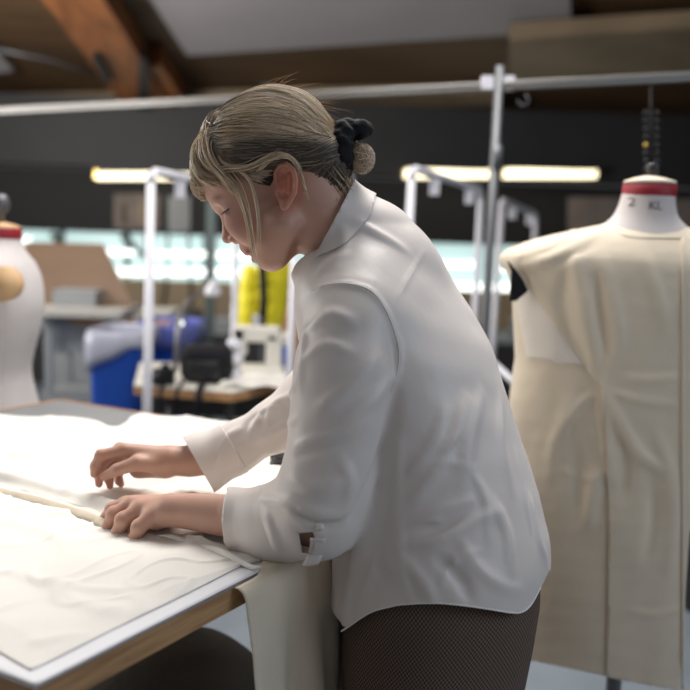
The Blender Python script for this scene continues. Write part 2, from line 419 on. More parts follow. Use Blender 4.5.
link('sleeve_joint', *tube([P(496, 170, 3.08), P(497, 145, 3.08)], .018, 12), M['steel'], t)

# white rack frames
def rack(xa, ya, xb, yb, Ya, Yb, yl, r, lab, brackets=True):
    A = P(xa, ya, Ya); B = P(xb, yb, Yb)
    t = thing('garment_rack', (A[0], A[1], 0), lab, 'garment rack', None)
    fa = np.array([A[0] - .012 * Ya / 3, A[1], 0.05]); fb = np.array([B[0], B[1], 0.05])
    c = .04
    link('upright', *tube([fa, A - [0, 0, c]], r, 10), M['white'], t)
    link('upright', *tube([fb, B - [0, 0, c]], r, 10), M['white'], t)
    u = (B - A) / np.linalg.norm(B - A)
    link('top_bar', *tube([A - [0, 0, c], A - [0, 0, c * .3] + u * .01, A + u * .04, B - u * .04, B - [0, 0, c * .3] - u * .01, B - [0, 0, c]], r, 10), M['white'], t)
    link('foot_bar', *tube([fa, fb], r * 1.1, 10), M['white'], t)
    if brackets:
        for k in (.28, .8):
            q = A + (B - A) * k; link('bracket', *box(q - [0, 0, .045], (.035, .03, .06)), M['white'], t, smooth=False)
    for q in (fa, fb): link('caster', *lathe([(.005, 0), (.025, .004), (.028, .025), (.012, .05)], (q[0], q[1], .0), 14), M['blackp'], t)
    return t
rack(151, 171, 237, 188, 3.2, 4.2, 0, .0155, 'white garment rack frame at the left in front of the blue bins')
rack(297, 166, 352, 176, 3.5, 4.3, 0, .0135, 'white garment rack frame mostly hidden behind the woman\'s head')
rack(412, 168, 481, 190, 3.4, 4.3, 0, .0150, 'white garment rack frame directly right of the woman\'s back')
rack(502, 200, 536, 214, 4.7, 5.6, 0, .0155, 'farthest white garment rack frame right of the steel post')
# chain above the dress form
rail_at = min((ra + (rb - ra) * k for k in np.linspace(0, 1, 800)), key=lambda p: abs(345 + FPX * ((p - CL) @ Rn)[0] / -((p - CL) @ Rn)[2] - 651))
t = thing('hanging_chain', P(650, 112, 2.92), 'dim double chain with brass beads hanging above the right dress form', 'chain')
for i in range(8):
    for j, dx in enumerate((-5, 6)):
        q = P(651 + dx, 113 + i * 8, 2.92)
        link('chain_bead', *lathe([(.002, -.008), (.0075, -.004), (.0075, .003), (.002, .008)], q, 10), M['brass'] if i in (4,) and j == 0 else M['dark'], t)
link('chain_cord', *tube([rail_at, P(651, 178, 2.92)], .0025, 6), M['dark'], t)

# ================================================================== BACKGROUND WORKROOM
def legs(t, pts, z, r, m, name='leg'):
    for x, y in pts: link(name, *tube([(x, y, 0), (x, y, z)], r, 8), m, t)
# drafting board at the left
A, B_, C2, D = P(24, 247, 5.6), P(103, 249, 5.6), P(131, 308, 4.95), P(34, 308, 4.95)
t = thing('drafting_table', (C2[0] - .4, 5.2, 0), 'grey work table carrying a tilted tan board behind the left dress form', 'table')
link('tilted_board', *prism([A, B_, C2, D], (0, .02, .03)), M['board'], t, smooth=False)
E = P(80, 312, 4.8)
link('table_shelf', *box((E[0], 4.95, E[2]), (.46, .5, .035)), M['liner_grey'], t, smooth=False)
link('table_body', *box((E[0] - .05, 5.05, E[2] - .13), (.30, .4, .18)), M['greym'], t, smooth=False)
link('control_box', *box((E[0] - .06, 5.0, E[2] + .06), (.22, .2, .08)), M['greym'], t, smooth=False)
for dx in (-.16, .17):
    for y in (4.8, 5.15): link('leg', *box((E[0] + dx, y, (E[2]) / 2 - .02), (.035, .035, E[2] - .04)), M['greym'], t, smooth=False)
link('low_shelf', *box((E[0], 4.98, .42), (.40, .4, .10)), M['greym'], t, smooth=False)
E2 = P(108, 315, 5.6)
t = thing('side_counter', (E2[0], 5.8, 0), 'cream topped low counter between the tilted board and the blue bins', 'counter')
link('counter_top', *box((E2[0], 5.8, E2[2]), (.7, .5, .04)), M['cream'], t, smooth=False)
link('counter_body', *box((E2[0], 5.82, E2[2] / 2 - .02), (.66, .44, E2[2] - .02)), M['greym'], t, smooth=False)

def bin_(xa, xb, yt, Y, lab, mliner, slack):
    a, b = P(xa, yt, Y), P(xb, yt, Y); cx = (a[0] + b[0]) / 2; wd = (b[0] - a[0]) / 2; zt_ = a[2] - .03
    t = thing('blue_bin', (cx, Y + .2, 0), lab, 'bin')
    def ring(s, z, n=40):
        out = []
        for k in range(n):
            an = 2 * math.pi * k / n; ca, sa = math.cos(an), math.sin(an); e = .35
            out.append((cx + s * wd * np.sign(ca) * abs(ca) ** e, Y + .2 + s * .2 * np.sign(sa) * abs(sa) ** e, z))
        return out
    rs = [ring(.78, 0), ring(.8, .01), ring(.95, zt_ - .04), ring(1.0, zt_ - .03), ring(1.0, zt_), ring(.95, zt_), ring(.93, zt_ - .05), ring(.76, .03)]
    V = np.array(sum(rs, [])); n = 40
    F = [(i * n + k, i * n + (k + 1) % n, (i + 1) * n + (k + 1) % n, (i + 1) * n + k) for i in range(7) for k in range(n)] + [tuple(range(n - 1, -1, -1)), tuple(7 * n + k for k in range(n))]
    link('bin_body', V, F, M['blue'], t)
    # liner turned over the rim
    rs = [ring(.90, zt_ - .12), ring(.94, zt_ + .01), ring(1.02, zt_ + .025), ring(1.08, zt_ + .0), ring(1.07, zt_ - .05), ring(1.04, zt_ - .09)]
    V = np.array(sum(rs, []))
    for i in range(3, 6):
        seg = V[i * n:(i + 1) * n]; seg[:, 2] += noise(seg, 14, i) * .02 - slack * (i - 2) / 3 * np.clip((cx - seg[:, 0]) / wd, -.6, 1)
    V += np.stack([noise(V, 40, 1), noise(V, 40, 3), noise(V, 40, 5)], 1) * .010
    F = [(i * n + k, i * n + (k + 1) % n, (i + 1) * n + (k + 1) % n, (i + 1) * n + k) for i in range(5) for k in range(n)]
    solid(link('bin_liner', V, F, mliner, t), .002)
bin_(84, 142, 330, 4.15, 'blue plastic bin with a clear liner folded over its rim, nearer the left dress form', M['linerw'], .07)
bin_(134, 194, 322, 4.55, 'blue plastic bin with a blue liner, behind the black camera bag', M['liner'], .0)
bb = P(110, 331, 3.95)
tag(link('wooden_batten', *box(P(122, 322.5, 4.85), (.5, .12, .02)), M['orange'], smooth=False), 'pale wooden board lying behind the rims of the blue bins', 'board')

# sewing bench
zb = float(P(200, 385, 3.55)[2])
pts = [P(134, 386, 3.5), P(232, 394, 3.42), P(292, 376, 3.75), P(292, 366, 4.2), P(140, 372, 4.1)]
pts = [np.array([p[0], p[1], zb]) for p in pts]
t = thing('sewing_bench', (pts[0][0] + .3, 3.8, 0), 'pale topped wooden edged bench holding the sewing machine and camera bag', 'table')
link('bench_top', *prism(pts, (0, 0, -.004)), M['cream'], t, smooth=False)
link('wood_edge', *prism([p - [0, 0, .005] for p in pts], (0, 0, -.032)), M['orange'], t, smooth=False)
legs(t, [(p[0] + dx, p[1] + .1) for p, dx in ((pts[0], .12), (pts[1], -.02), (pts[2], -.04), (pts[4], .1))], zb - .037, .018, M['steel'])
link('under_frame', *box((pts[1][0] - .1, 3.75, zb - .09), (.5, .3, .08)), M['dark'], t, smooth=False)
tag(link('white_cloth', *grid(lambda u, v: np.array([pts[1][0] - .06 + .26 * u, 3.50 + .30 * v, zb + .004 + .012 * abs(math.sin(7 * u + 5 * v) * math.sin(9 * v + 2))]), 24, 24), M['muslin_bright']), 'crumpled white cloth on the bench before the sewing machine', 'cloth')
# camera bag
def blob(name, f, lo, hi, h, m, parent=None):
    return link(name, *surface(f, lo, hi, h), m, parent)
def rbox(p, c, s, r, R=None):
    q = p - np.asarray(c, float)
    if R is not None: q = q @ R
    q = np.abs(q) - (np.asarray(s, float) - r)
    return np.linalg.norm(np.maximum(q, 0), axis=1) + np.minimum(q.max(1), 0) - r
bc = P(206, 362, 3.62); bz = zb + .074
t = thing('camera_bag', (bc[0], 3.62, zb), 'black padded camera bag with hanging straps on the bench', 'bag')
blob('bag_body', lambda p: rbox(p, (bc[0], 3.64, bz), (.10, .07, .073), .045) + noise(p, 30) * .005, (bc[0] - .13, 3.54, bz - .1), (bc[0] + .13, 3.74, bz + .1), .008, M['black'], t)
link('handle', *tube([(bc[0] + .05 * math.cos(a), 3.64, bz + .07 + .022 * math.sin(a)) for a in np.linspace(0, math.pi, 12)], .006, 8), M['black'], t)
bev(link('front_pocket', *box((bc[0], 3.567, bz - .02), (.12, .02, .07)), M['blackp'], t), .008, 3)
for px, yl in ((162, 412), (178, 402), (198, 418), (202, 410)):
    a = P(px, 378, 3.43); b = P(px + 1, yl, 3.43)
    link('strap', *tube([(a[0], 3.56, zb + .01), (a[0], 3.45, zb + .012), (a[0], 3.405, zb - .01), (b[0] - .004, 3.40, (a[2] + b[2]) / 2), b - [0, .03, 0]], .007, 6), M['black'], t)
q = P(166, 365, 3.55)
t = thing('camera', (q[0], 3.52, zb), 'small black camera lying left of the black bag', 'camera')
link('camera_body', *box((q[0], 3.52, zb + .034), (.075, .04, .06)), M['blackp'], t, smooth=False)
link('lens', *tube([(q[0] - .0, 3.50, zb + .034), (q[0] - .06, 3.46, zb + .034)], .026, 16), M['blackp'], t)
link('prism_hump', *box((q[0] + .005, 3.52, zb + .072), (.03, .03, .018)), M['blackp'], t, smooth=False)
q = P(177, 345, 3.5)
tag(link('silver_tripod_leg', *tube([P(179, 312, 3.56), P(175, 372, 3.52)], [.010, .010], 10), M['rail']), 'short pale silver rod leaning against the black camera bag', 'rod')
tag(link('bench_bulb', *lathe([(.004, -.012), (.014, -.004), (.015, .004), (.005, .012)], P(180, 323, 4.0), 14), M['hall_tube']), 'tiny bright lamp glowing above the blue bin', 'lamp')
# sewing machines
def sewing_machine(px, Y, s, lab, flip=1):
    q = P(px, 372, Y); z = zb
    t = thing('sewing_machine', (q[0], Y, z), lab, 'sewing machine')
    def bx(name, dx, dz, sx, sz, dy=0, sy=.13, m='cream', r=.012):
        c = (q[0] + dx * s * flip, Y + dy, z + dz * s)
        bev(link(name, *box(c, (sx * s, sy * s, sz * s)), M[m], t, smooth=False), r * s, 3)
    bx('bed', 0, .025, .30, .05, sy=.16)
    bx('arm', -.01, .235, .26, .085)
    bx('column', .09, .13, .09, .22)
    bx('head', -.105, .19, .075, .16)
    link('handwheel', *tube([(q[0] + .135 * s * flip, Y, z + .21 * s), (q[0] + .165 * s * flip, Y, z + .21 * s)], .045 * s, 18), M['cream'], t)
    link('needle_bar', *tube([(q[0] - .105 * s * flip, Y, z + .11 * s), (q[0] - .105 * s * flip, Y, z + .05 * s)], .006 * s, 6), M['steel'], t)
    for k in (-.03, .03): link('thread_spindle', *tube([(q[0] + k * s, Y, z + .27 * s), (q[0] + k * s, Y, z + .33 * s)], .004 * s, 6), M['steel'], t)
sewing_machine(258, 3.85, .72, 'cream sewing machine at the right end of the bench')
q = P(234, 372, 3.7)
t = thing('thread_stand', (q[0], 3.7, zb), 'white round thread stand left of the cream sewing machine', 'thread stand')
for dz, r in ((.03, .030), (.085, .036), (.14, .030)):
    link('thread_cone', *lathe([(r * 1.0, -.022), (r * 1.05, -.01), (r * .9, .018), (r * .3, .024)], (q[0], 3.7, zb + dz), 18), M['white'], t)
link('stand_rod', *tube([(q[0], 3.7, zb), (q[0], 3.7, zb + .19)], .004, 6), M['steel'], t)
q = P(283, 352, 4.05)
tag(link('blue_tub', *lathe([(.03, -.07), (.045, -.068), (.05, .07), (.03, .072)], q, 20), M['blue']), 'small dark blue tub behind the cream sewing machine', 'tub')
# yellow bag-like jacket with dark strap
q = P(264, 305, 4.6)
t = thing('yellow_jacket', (q[0], 4.6, q[2] - .16), 'bright yellow jacket hanging on a dark strap beyond the sewing machine', 'jacket')
def yf(p):
    a = P(250, 275, 4.6); b = P(247, 330, 4.6); c = P(275, 272, 4.6); d = P(270, 332, 4.6)
    return smin(rcone(p, a, b, .045, .055), rcone(p, c, d, .085, .055), .02) + noise(p, 45) * .006
blob('jacket_body', yf, q - [.24, .14, .27], q + [.22, .14, .27], .01, M['yellow'], t)
link('strap', *tube([P(262, 258, 4.5), P(264, 300, 4.5), P(261, 338, 4.5)], .02, 8), M['black'], t)
link('label_patch', *box(P(259, 322, 4.5), (.06, .02, .07)), M['white'], t, smooth=False)
link('hanger_stand', *tube([P(264, 258, 4.62), [P(264, 258, 4.62)[0], 4.62, 0]], .01, 8), M['steel'], t)
card('plywood_board', 277, 268, 300, 470, 5.2, M['orange'], 'orange wooden panel leaning behind the yellow jacket', 'panel')
# desk lamp & posts & hanging cords
t = thing('task_lamp', P(190, 372, 4.2), 'small white jointed task lamp above the black bag', 'lamp')
link('lamp_arm', *tube([P(186, 355, 4.2), P(184, 305, 4.2), P(213, 283, 4.2)], .007, 8), M['steel'], t)
q = P(213, 291, 4.2)
link('lamp_shade', *lathe([(.012, .05), (.02, .03), (.038, .0), (.035, -.02), (.01, -.022)], q, 18), M['white'], t)
link('lamp_base', *lathe([(.03, 0), (.03, .01), (.008, .02)], (P(186, 355, 4.2)[0], 4.2, P(186, 360, 4.2)[2] - .01), 16), M['dark'], t)
q = P(210, 300, 6.5)
tag(link('green_post', *box((q[0], 6.5, .9), (.06, .06, 1.8)), M['teal'], smooth=False), 'dark green upright post behind the task lamp', 'post')
t = thing('hanging_cables', P(168, 236, 8.7), 'thin dark cables hanging over the beige wall above the blue bins', 'cable')
for x0, y0, x1, y1 in ((168, 258, 158, 330), (189, 258, 190, 330), (146, 262, 142, 330)):
    link('cable', *tube([P(x0, 230, 8.99), P(x0, y0, 8.985), P((x0 + x1) / 2 + 2, (y0 + y1) / 2, 8.985), P(x1, y1, 8.99)], .014, 6), M['dark'], t)
# clutter benches along the back wall
t = thing('storage_counter', (-1.2, 8.2, 0), 'long dark storage counter along the beige back wall', 'counter')
link('counter_body', *box((-.6, 8.2, .23), (7.5, .8, .46)), M['dark'], t, smooth=False)
link('counter_top', *box((-.6, 8.2, .48), (7.6, .86, .04)), M['greym'], t, smooth=False)
rng = random.Random(3)
labs = ['small cream box on the storage counter', 'small dark box on the storage counter', 'small grey box on the storage counter']
for i, px in enumerate((160, 192, 222, 240, 300, 330, 440, 470, 520, 548)):
    q = P(px, 345, 8.0); k = i % 3
    s = (.12 + .08 * rng.random(), .15, .08 + .1 * rng.random())
    bev(tag(link('storage_box', *box((q[0], 8.0, .5 + s[2] / 2), s), M[('cream', 'dark', 'greym')[k]], smooth=False), labs[k], 'box', ['cream', 'dark', 'grey'][k] + ' boxes on the storage counter'), .005)
# low pale rail lower right behind the woman
tag(link('pale_bar', *tube([P(488, 358, 3.4), P(520, 388, 3.0)], .013, 10), M['white']), 'sloping pale bar between the woman\'s back and the covered dress form', 'bar')
# ================================================================== CUTTING TABLE
def proj(p):
    q = (np.asarray(p) - CL) @ Rn
    return 345 + FPX * q[..., 0] / -q[..., 2], 345 - FPX * q[..., 1] / -q[..., 2]
ZT = .90
C1 = PZ(60, 400, ZT); E0 = PZ(240, 583, ZT)
Vd = E0 - PZ(35, 688, ZT); Vd /= np.linalg.norm(Vd); Ud = np.array([Vd[1], -Vd[0], 0])
dlt = E0 - C1; s_ = dlt @ Ud; C2_ = C1 + Ud * s_; Ncor = PZ(35, 688, ZT); tn = (Ncor - C2_) @ Vd; C3_ = C2_ + Vd * tn; C4_ = C1 + Vd * tn
t = thing('cutting_table', (*((C1 + C3_) / 2)[:2], 0), 'large wooden edged cutting table with grey top, spread with pale cloth', 'table')
quad = [C1, C2_, C3_, C4_]
link('table_top', *prism([q - [0, 0, .0005] for q in quad], (0, 0, -.0012)), M['table_top'], t, smooth=False)
cen = (C1 + C3_) / 2
RT = np.stack([Ud, Vd, [0, 0, 1]], 1)
link('wood_core', *prism([q - [0, 0, .0018] for q in quad], (0, 0, -.029)), M['wood'], t, smooth=False)
W_ = s_; L_t = -tn
for a, b, nm in ((C1, C2_, 'edge_strip'), (C4_, C1, 'edge_strip')):
    mid = (a + b) / 2; ln = np.linalg.norm(b - a); ax = (b - a) / ln
    out = mid - cen; out -= ax * (out @ ax); out /= np.linalg.norm(out)
    link(nm, *box(mid + out * .004 + [0, 0, -.015], (ln, .008, .032), np.stack([ax, np.cross([0, 0, 1], ax), [0, 0, 1]], 1)), M['orange'], t, smooth=False)
for q in quad:
    qq = q + (cen - q) * .12
    link('leg', *box((qq[0], qq[1], .432), (.05, .05, .864), RT), M['wood'], t, smooth=False)
for a, b in ((0, 1), (2, 3)):
    qa, qb = [quad[k] + (cen - quad[k]) * .12 for k in (a, b)]
    link('apron', *box((*((qa + qb) / 2)[:2], .82), (np.linalg.norm(qa - qb), .02, .07), RT), M['wood'], t, smooth=False)
# ---- cloths on the table
def sheet(name, near, far, m, lab, cat, amp, nu=130, nv=90, base=.003, lip=0, sharp=False, seed=0, thick=.0012, folds=()):
    Nn = [PZ(x, y, ZT) for x, y in near]; Ff = [PZ(x, y, ZT) for x, y in far]
    if not sharp: Nn = smoothpoly(Nn, 80); Ff = smoothpoly(Ff, 80)
    u = np.linspace(0, 1, nu); A = polyat(Nn, u); B = polyat(Ff, u)
    v = np.linspace(0, 1, nv)
    G = A[:, None] + (B - A)[:, None] * v[None, :, None]
    p = G.reshape(-1, 3)
    q = p @ np.stack([Ud, Vd, [0, 0, 1]], 1)
    n1 = noise(q * [1, 1, 1], 9, seed); n2 = noise(q * [2.2, .8, 1], 16, seed + 5)
    ridge = np.exp(-((n1) / .10) ** 2) * .9 + np.exp(-((n2) / .07) ** 2) * .5
    h = base + amp * (.35 + .5 * n1 + ridge * .8 + .25 * n2).clip(0.05, 3)
    vv = np.tile(v, nu); uu = np.repeat(u, nv)
    if lip: h += lip * np.exp(-((vv - .05) / .035) ** 2); h = np.where(vv < .045, .0035 + (h - .0035) * (vv / .045) ** 1.5, h)
    for fx, rad, hh in folds:
        pl = smoothpoly([PZ(x, y, ZT) for x, y in fx], 30)
        dd = np.min(np.linalg.norm(p[:, None, :2] - pl[None, :, :2], axis=2), axis=1); h += hh * np.exp(-(dd / rad) ** 2)
    edge = np.minimum(np.minimum(uu, 1 - uu) * 6, 1)
    if not lip: edge = np.minimum(edge, vv * 9 + .02)
    h = base + (h - base) * (.05 + .95 * edge)
    p = p.copy(); p[:, 2] = ZT + h
    F = [(i * nv + j, (i + 1) * nv + j, (i + 1) * nv + j + 1, i * nv + j + 1) for i in range(nu - 1) for j in range(nv - 1)]
    o = link(name, p, F, m); solid(o, thick, 1)
    return tag(o, lab, cat)
sheet('paper_sheet', [tuple(proj(C3_ - Ud * q + Vd * .003)) for q in (.45, .25, .08)] + [tuple(proj(C3_ - Ud * .002 + Vd * q)) for q in (.003, .12, .24, .46)], [tuple(proj(C3_ - Ud * q + Vd * .09)) for q in (.45, .25, .08)] + [tuple(proj(C3_ - Ud * .09 + Vd * q)) for q in (.05, .12, .24, .46)], M['paper'],
      'white paper sheet showing as a strip along the near edge of the table', 'paper', .0004, 120, 12, .0006, sharp=True, thick=.0006)
near_line = [(-75, 468), (-30, 480), (0, 489), (35, 497), (62, 505), (90, 514), (112, 523), (150, 534), (200, 547), (250, 558), (286, 561)]
sheet('calico_sheet', [(-75, 590), (-25, 634), (0, 655), (31, 673), (60, 659), (110, 633), (180, 599), (240, 568), (262, 562), (284, 563)], near_line, M['muslin_bright'],
      'near cream calico sheet spread over the front of the cutting table', 'cloth', .0062, 150, 110, .0018, sharp=True, seed=2,
      folds=[([(165, 533), (200, 546), (250, 560)], .008, .007), ([(0, 575), (60, 590), (120, 594)], .012, .003), ([(40, 648), (80, 640), (60, 655)], .01, .004)])
far_line = [(-70, 404), (-30, 411), (0, 418), (30, 421), (70, 421), (95, 424), (112, 431), (124, 427), (138, 418), (160, 420), (220, 426), (290, 437), (370, 450), (452, 466)]
sheet('calico_sheet', [(x, y - 1) for x, y in near_line] + [tuple(proj(E0 + Vd * .19 - Ud * .004))], far_line, M['muslin_bright'],
      'far cream calico sheet whose raised raw edge runs to the lower hand', 'cloth', .0078, 160, 120, .006, lip=.006, seed=9,
      folds=[([(0, 463), (40, 466), (80, 472)], .012, .006), ([(130, 492), (165, 488), (200, 484), (235, 488)], .018, .012), ([(180, 500), (230, 515), (262, 545)], .012, .009), ([(215, 470), (250, 478), (290, 480)], .014, .010)])
rb = smoothpoly([PZ(x, y, ZT + .012) for x, y in near_line[:7]], 60)
V_ = []; 
for i, p in enumerate(rb):
    tn_ = rb[min(i + 1, 59)] - rb[max(i - 1, 0)]; tn_ /= np.linalg.norm(tn_); sd = np.array([tn_[1], -tn_[0], 0])
    wv = .0015 * math.sin(i * .7) + .001 * math.sin(i * 1.9)
    for k, (a, z) in enumerate(((-.003, .0005), (.001, .0010 + wv * .3), (.006 + wv, -.0035), (.010 + wv, -.0072))): V_.append(p + sd * a + [0, 0, z])
F_ = [(i * 4 + k, (i + 1) * 4 + k, (i + 1) * 4 + k + 1, i * 4 + k + 1) for i in range(59) for k in range(3)]
tag(solid(link('cloth_selvedge', np.array(V_), F_, M['toile']), .0008), 'narrow beige raw selvedge between the two calico sheets', 'cloth edge')
# folded white strip by the lower hand
st = smoothpoly([PZ(x, y, ZT + .011) for x, y in ((158, 533), (185, 538), (215, 548), (250, 562), (262, 566))], 30)
tag(link('folded_hem', *tube(st + np.stack([0 * st[:, 0], 0 * st[:, 0], -.004 + .002 * np.sin(np.arange(30) * .5)], 1), np.interp(np.arange(30), [0, 4, 18, 29], [.001, .0035, .0050, .001]), 8), M['muslin_bright']), 'folded white cloth hem lying between the lower hand and the cuff', 'cloth fold')
# hanging cloth over the edge
e0 = E0 - Vd * .012
def hang(u, v):
    al = e0 + Vd * (-.004 + .50 * u)
    L = v * .78
    mm = min(1, max(0, u - .10) * 6)
    if L < .05: off = .003 - .04 * mm * (1 - L / .05); z = ZT - .001 + .008 * mm
    else:
        L2 = L - .05; a = min(L2 / .025, math.pi / 2); off = .004 + .016 * math.sin(a); z = ZT - .001 + .008 * mm - .016 * (1 - math.cos(a)) - max(0, L2 - .039)
    dr = max(0, L - .08)
    wv = (.012 * math.sin(u * 21 + 1.2 * dr * 3) + .008 * math.sin(u * 43 + 2 - dr * 4)) * min(1, dr * 4) + .05 * min(1, dr * 3) * .25
    sl = (.012 * math.sin(dr * 14) + .004 * math.sin(dr * 37)) * (1 - u) * min(1, dr * 8) - .03 * dr * (u - .5)
    p = al + Ud * (off + wv) + Vd * sl; p[2] = z
    return p
tag(solid(link('draped_calico', *grid(hang, 90, 110), M['toile']), .0012), 'beige calico length hanging over the table edge in front of the woman', 'cloth')
# dark things under the table
q0 = P(170, 700, 1.75)
tag(blob('slumped_bag', lambda p: smin(ell(p, (q0[0] - .02, 1.75, .28), (.22, .17, .30)), ell(p, (q0[0] + .08, 1.75, .40), (.12, .12, .13)), .1) + noise(p, 22) * .012, (q0[0] - .3, 1.5, -.04), (q0[0] + .3, 2.0, .66), .012, M['olive']), 'dark olive cloth bag slumped on the floor under the table', 'bag')
# small black thing on the cloth behind the near elbow
q = PZ(284, 460, ZT + .02)
t = thing('scissors', (q[0], q[1], ZT), 'black handled scissors seen between the forearms on the calico', 'scissors')
for k, dy in ((-1, -.02), (1, .02)):
    rr = np.array([[q[0] + .01 + .028 * math.cos(a), q[1] + dy + .018 * math.sin(a), ZT + .023 + .008 * k * math.sin(a)] for a in np.linspace(0, 2 * math.pi, 20)])
    link('handle', *tube(rr, .007, 8), M['blackp'], t)
link('blade', *tube([q + [.03, 0, .0], q + [.10, .03, -.002]], [.007, .002], 6), M['steel'], t)
link('pivot_grip', *box((q[0] - .0, q[1], ZT + .024), (.05, .03, .02)), M['blackp'], t, smooth=False)

# ================================================================== DRESS FORMS
def ray_rows(rows, Y):
    return np.array([(P(x, y, Y)[2]) for x, y in rows])
def form(name, cx, cy, prof, lat, m, label, cat, ang=0):
    """prof: (z, half depth along view-plane x, half depth along y)"""
    zs = np.array([p[0] for p in prof][::-1]); hx = np.array([p[1] for p in prof][::-1]); hy = np.array([p[2] for p in prof][::-1]); ox = np.array([p[3] for p in prof][::-1])
    zz = np.linspace(zs[0], zs[-1], 90)
    sm = lambda a: np.convolve(np.pad(np.interp(zz, zs, a), 3, mode='edge'), np.ones(7) / 7, mode='valid')
    HX, HY, OX = sm(hx), sm(hy), sm(ox); n = 48
    V = []
    for i, z in enumerate(zz):
        for k in range(n):
            a = 2 * math.pi * k / n; V.append((cx + OX[i] + HX[i] * math.cos(a), cy + HY[i] * math.sin(a), z))
    F = [(i * n + k, i * n + (k + 1) % n, (i + 1) * n + (k + 1) % n, (i + 1) * n + k) for i in range(89) for k in range(n)] + [tuple(range(n - 1, -1, -1)), tuple(89 * n + k for k in range(n))]
    return np.array(V), F
# left form
YL = 2.5; cl = P(-4, 300, YL); k_ = YL / FPX
def zrow(py, px, Y): return float(P(px, py, Y)[2])
rows = [(237, 25, 25, 0), (248, 25, 27, 0), (256, 32, 50, 0), (268, 38, 66, 0), (285, 43, 68, 0), (305, 44, 62, 1), (330, 41, 56, 0), (355, 34, 50, 0), (372, 31, 49, 0), (395, 36, 58, -1), (415, 41, 66, -1), (440, 43, 70, -1), (470, 41, 69, 0)]
t = thing('dress_form', (cl[0], YL, 0), 'bare white linen dress form with red neck band at the left edge', 'dress form')
link('form_body', *form('b', cl[0], YL, [(zrow(y, 0, YL), a * k_, b * k_, o_ * k_) for y, a, b, o_ in rows], 0, M['form'], '', ''), M['form'], t)
zn = zrow(237, 0, YL)
link('neck_band', *lathe([(.0668, -.004), (.0675, 0), (.0675, .021), (.066, .024)], (cl[0], YL, zn + .0), 40), M['red'], t)
link('neck_cap', *lathe([(.064, 0), (.062, .008), (.03, .016), (.012, .018)], (cl[0], YL, zn + .022), 40), M['disc_wood'], t)
link('top_knob', *lathe([(.012, 0), (.012, .02), (.022, .03), (.026, .05), (.02, .07), (.008, .075)], (cl[0] + .012, YL, zn + .038), 20), M['steel'], t)
q = P(2, 284, YL - .17)
link('arm_plate', *tube([[q[0] - .0, YL - .135, q[2]], [q[0], YL - .186, q[2]]], .043, 30), M['disc_wood'], t)
link('pole', *tube([(cl[0], YL, .03), (cl[0], YL, zrow(468, 0, YL))], .017, 12), M['steel'], t)
link('base', *lathe([(.20, 0), (.20, .015), (.05, .035), (.025, .06)], (cl[0], YL, 0), 30), M['blackp'], t)
for an in (0.35, 1.2): pass
link('centre_seam', *tube([(cl[0] + r * k_ * math.cos(-1.0) + .0005, YL + b * k_ * math.sin(-1.0) - .0005, zrow(y, 0, YL)) for y, r, b, _ in rows[1:]], .0011, 5), M['seam'], t)
link('shoulder_seam', *tube([(cl[0] + .05 * math.cos(a), YL - .06 - .05 * math.sin(a), zrow(262, 0, YL) + .012) for a in np.linspace(0.1, 1.4, 8)], .0015, 5), M['seam'], t)

# right form
YR = 2.03; kr = YR / FPX; cr = P(645, 240, YR)
t = thing('dress_form', (cr[0], YR, 0), 'white dress form with red neck band wearing a calico toile at the right', 'dress form')
rows = [(187, 24.5, 24, 1), (200, 26, 26, 0), (215, 29, 28, -1), (226, 36, 31, -1), (233, 52, 36, 0), (243, 72, 42, 0), (258, 82, 48, 0), (290, 78, 52, 0), (330, 72, 52, 0), (380, 58, 42, 0), (420, 66, 46, 0), (480, 78, 50, 0), (520, 76, 50, 0)]
link('form_body', *form('b', cr[0], YR, [(zrow(y, 645, YR), a * kr, b * kr, o_ * kr) for y, a, b, o_ in rows], 0, M['form'], '', ''), M['form'], t)
zn = zrow(195.5, 645, YR)
link('neck_band', *lathe([(.0555, -.001), (.0558, 0), (.0552, .023), (.054, .0235)], (cr[0] + .002, YR, zn), 44), M['red'], t)
link('band_edge', *lathe([(.0556, 0), (.0556, .0025), (.054, .003)], (cr[0] + .002, YR, zn + .0225), 44), M['ink'], t)
link('neck_cap', *lathe([(.0545, 0), (.052, .006), (.03, .013), (.010, .017)], (cr[0] + .002, YR, zn + .0245), 44), M['toile'], t)
link('top_knob', *lathe([(.008, 0), (.008, .006), (.014, .008), (.014, .026), (.006, .028)], (cr[0] + .006, YR, zn + .04), 20), M['blackp'], t)
link('pole', *tube([(cr[0], YR, .03), (cr[0], YR, zrow(518, 645, YR))], .017, 12), M['steel'], t)
link('base', *lathe([(.22, 0), (.22, .015), (.05, .035), (.025, .06)], (cr[0], YR, 0), 30), M['blackp'], t)
def text(s, px, py, size, m, parent, rad, yoff=0):
    cu = bpy.data.curves.new('size_mark', 'FONT'); cu.body = s; cu.size = size; cu.extrude = .0003
    cu.align_x = 'CENTER'; cu.align_y = 'CENTER'; tmp = bpy.data.objects.new('size_mark', cu); C.objects.link(tmp)
    me = bpy.data.meshes.new_from_object(tmp.evaluated_get(bpy.context.evaluated_depsgraph_get())); C.objects.unlink(tmp); bpy.data.objects.remove(tmp)
    q = P(px, py, YR - rad)
    v = np.array([tuple(x.co) for x in me.vertices]); f = [tuple(p.vertices) for p in me.polygons]
    X = q[0] - cr[0] + v[:, 0]; X = np.clip(X, -rad * .97, rad * .97)
    W3 = np.stack([cr[0] + X, YR - np.sqrt(np.maximum(rad * rad - X * X, 0)) - .0012 + v[:, 2], q[2] + v[:, 1]], 1)
    return link('size_mark', W3, f, m, parent, smooth=False)
bpy.context.view_layer.update()
text('2', 634.5, 202, .025, M['ink'], t, .0595)
text('KL', 655.5, 206, .025, M['ink'], t, .0595)

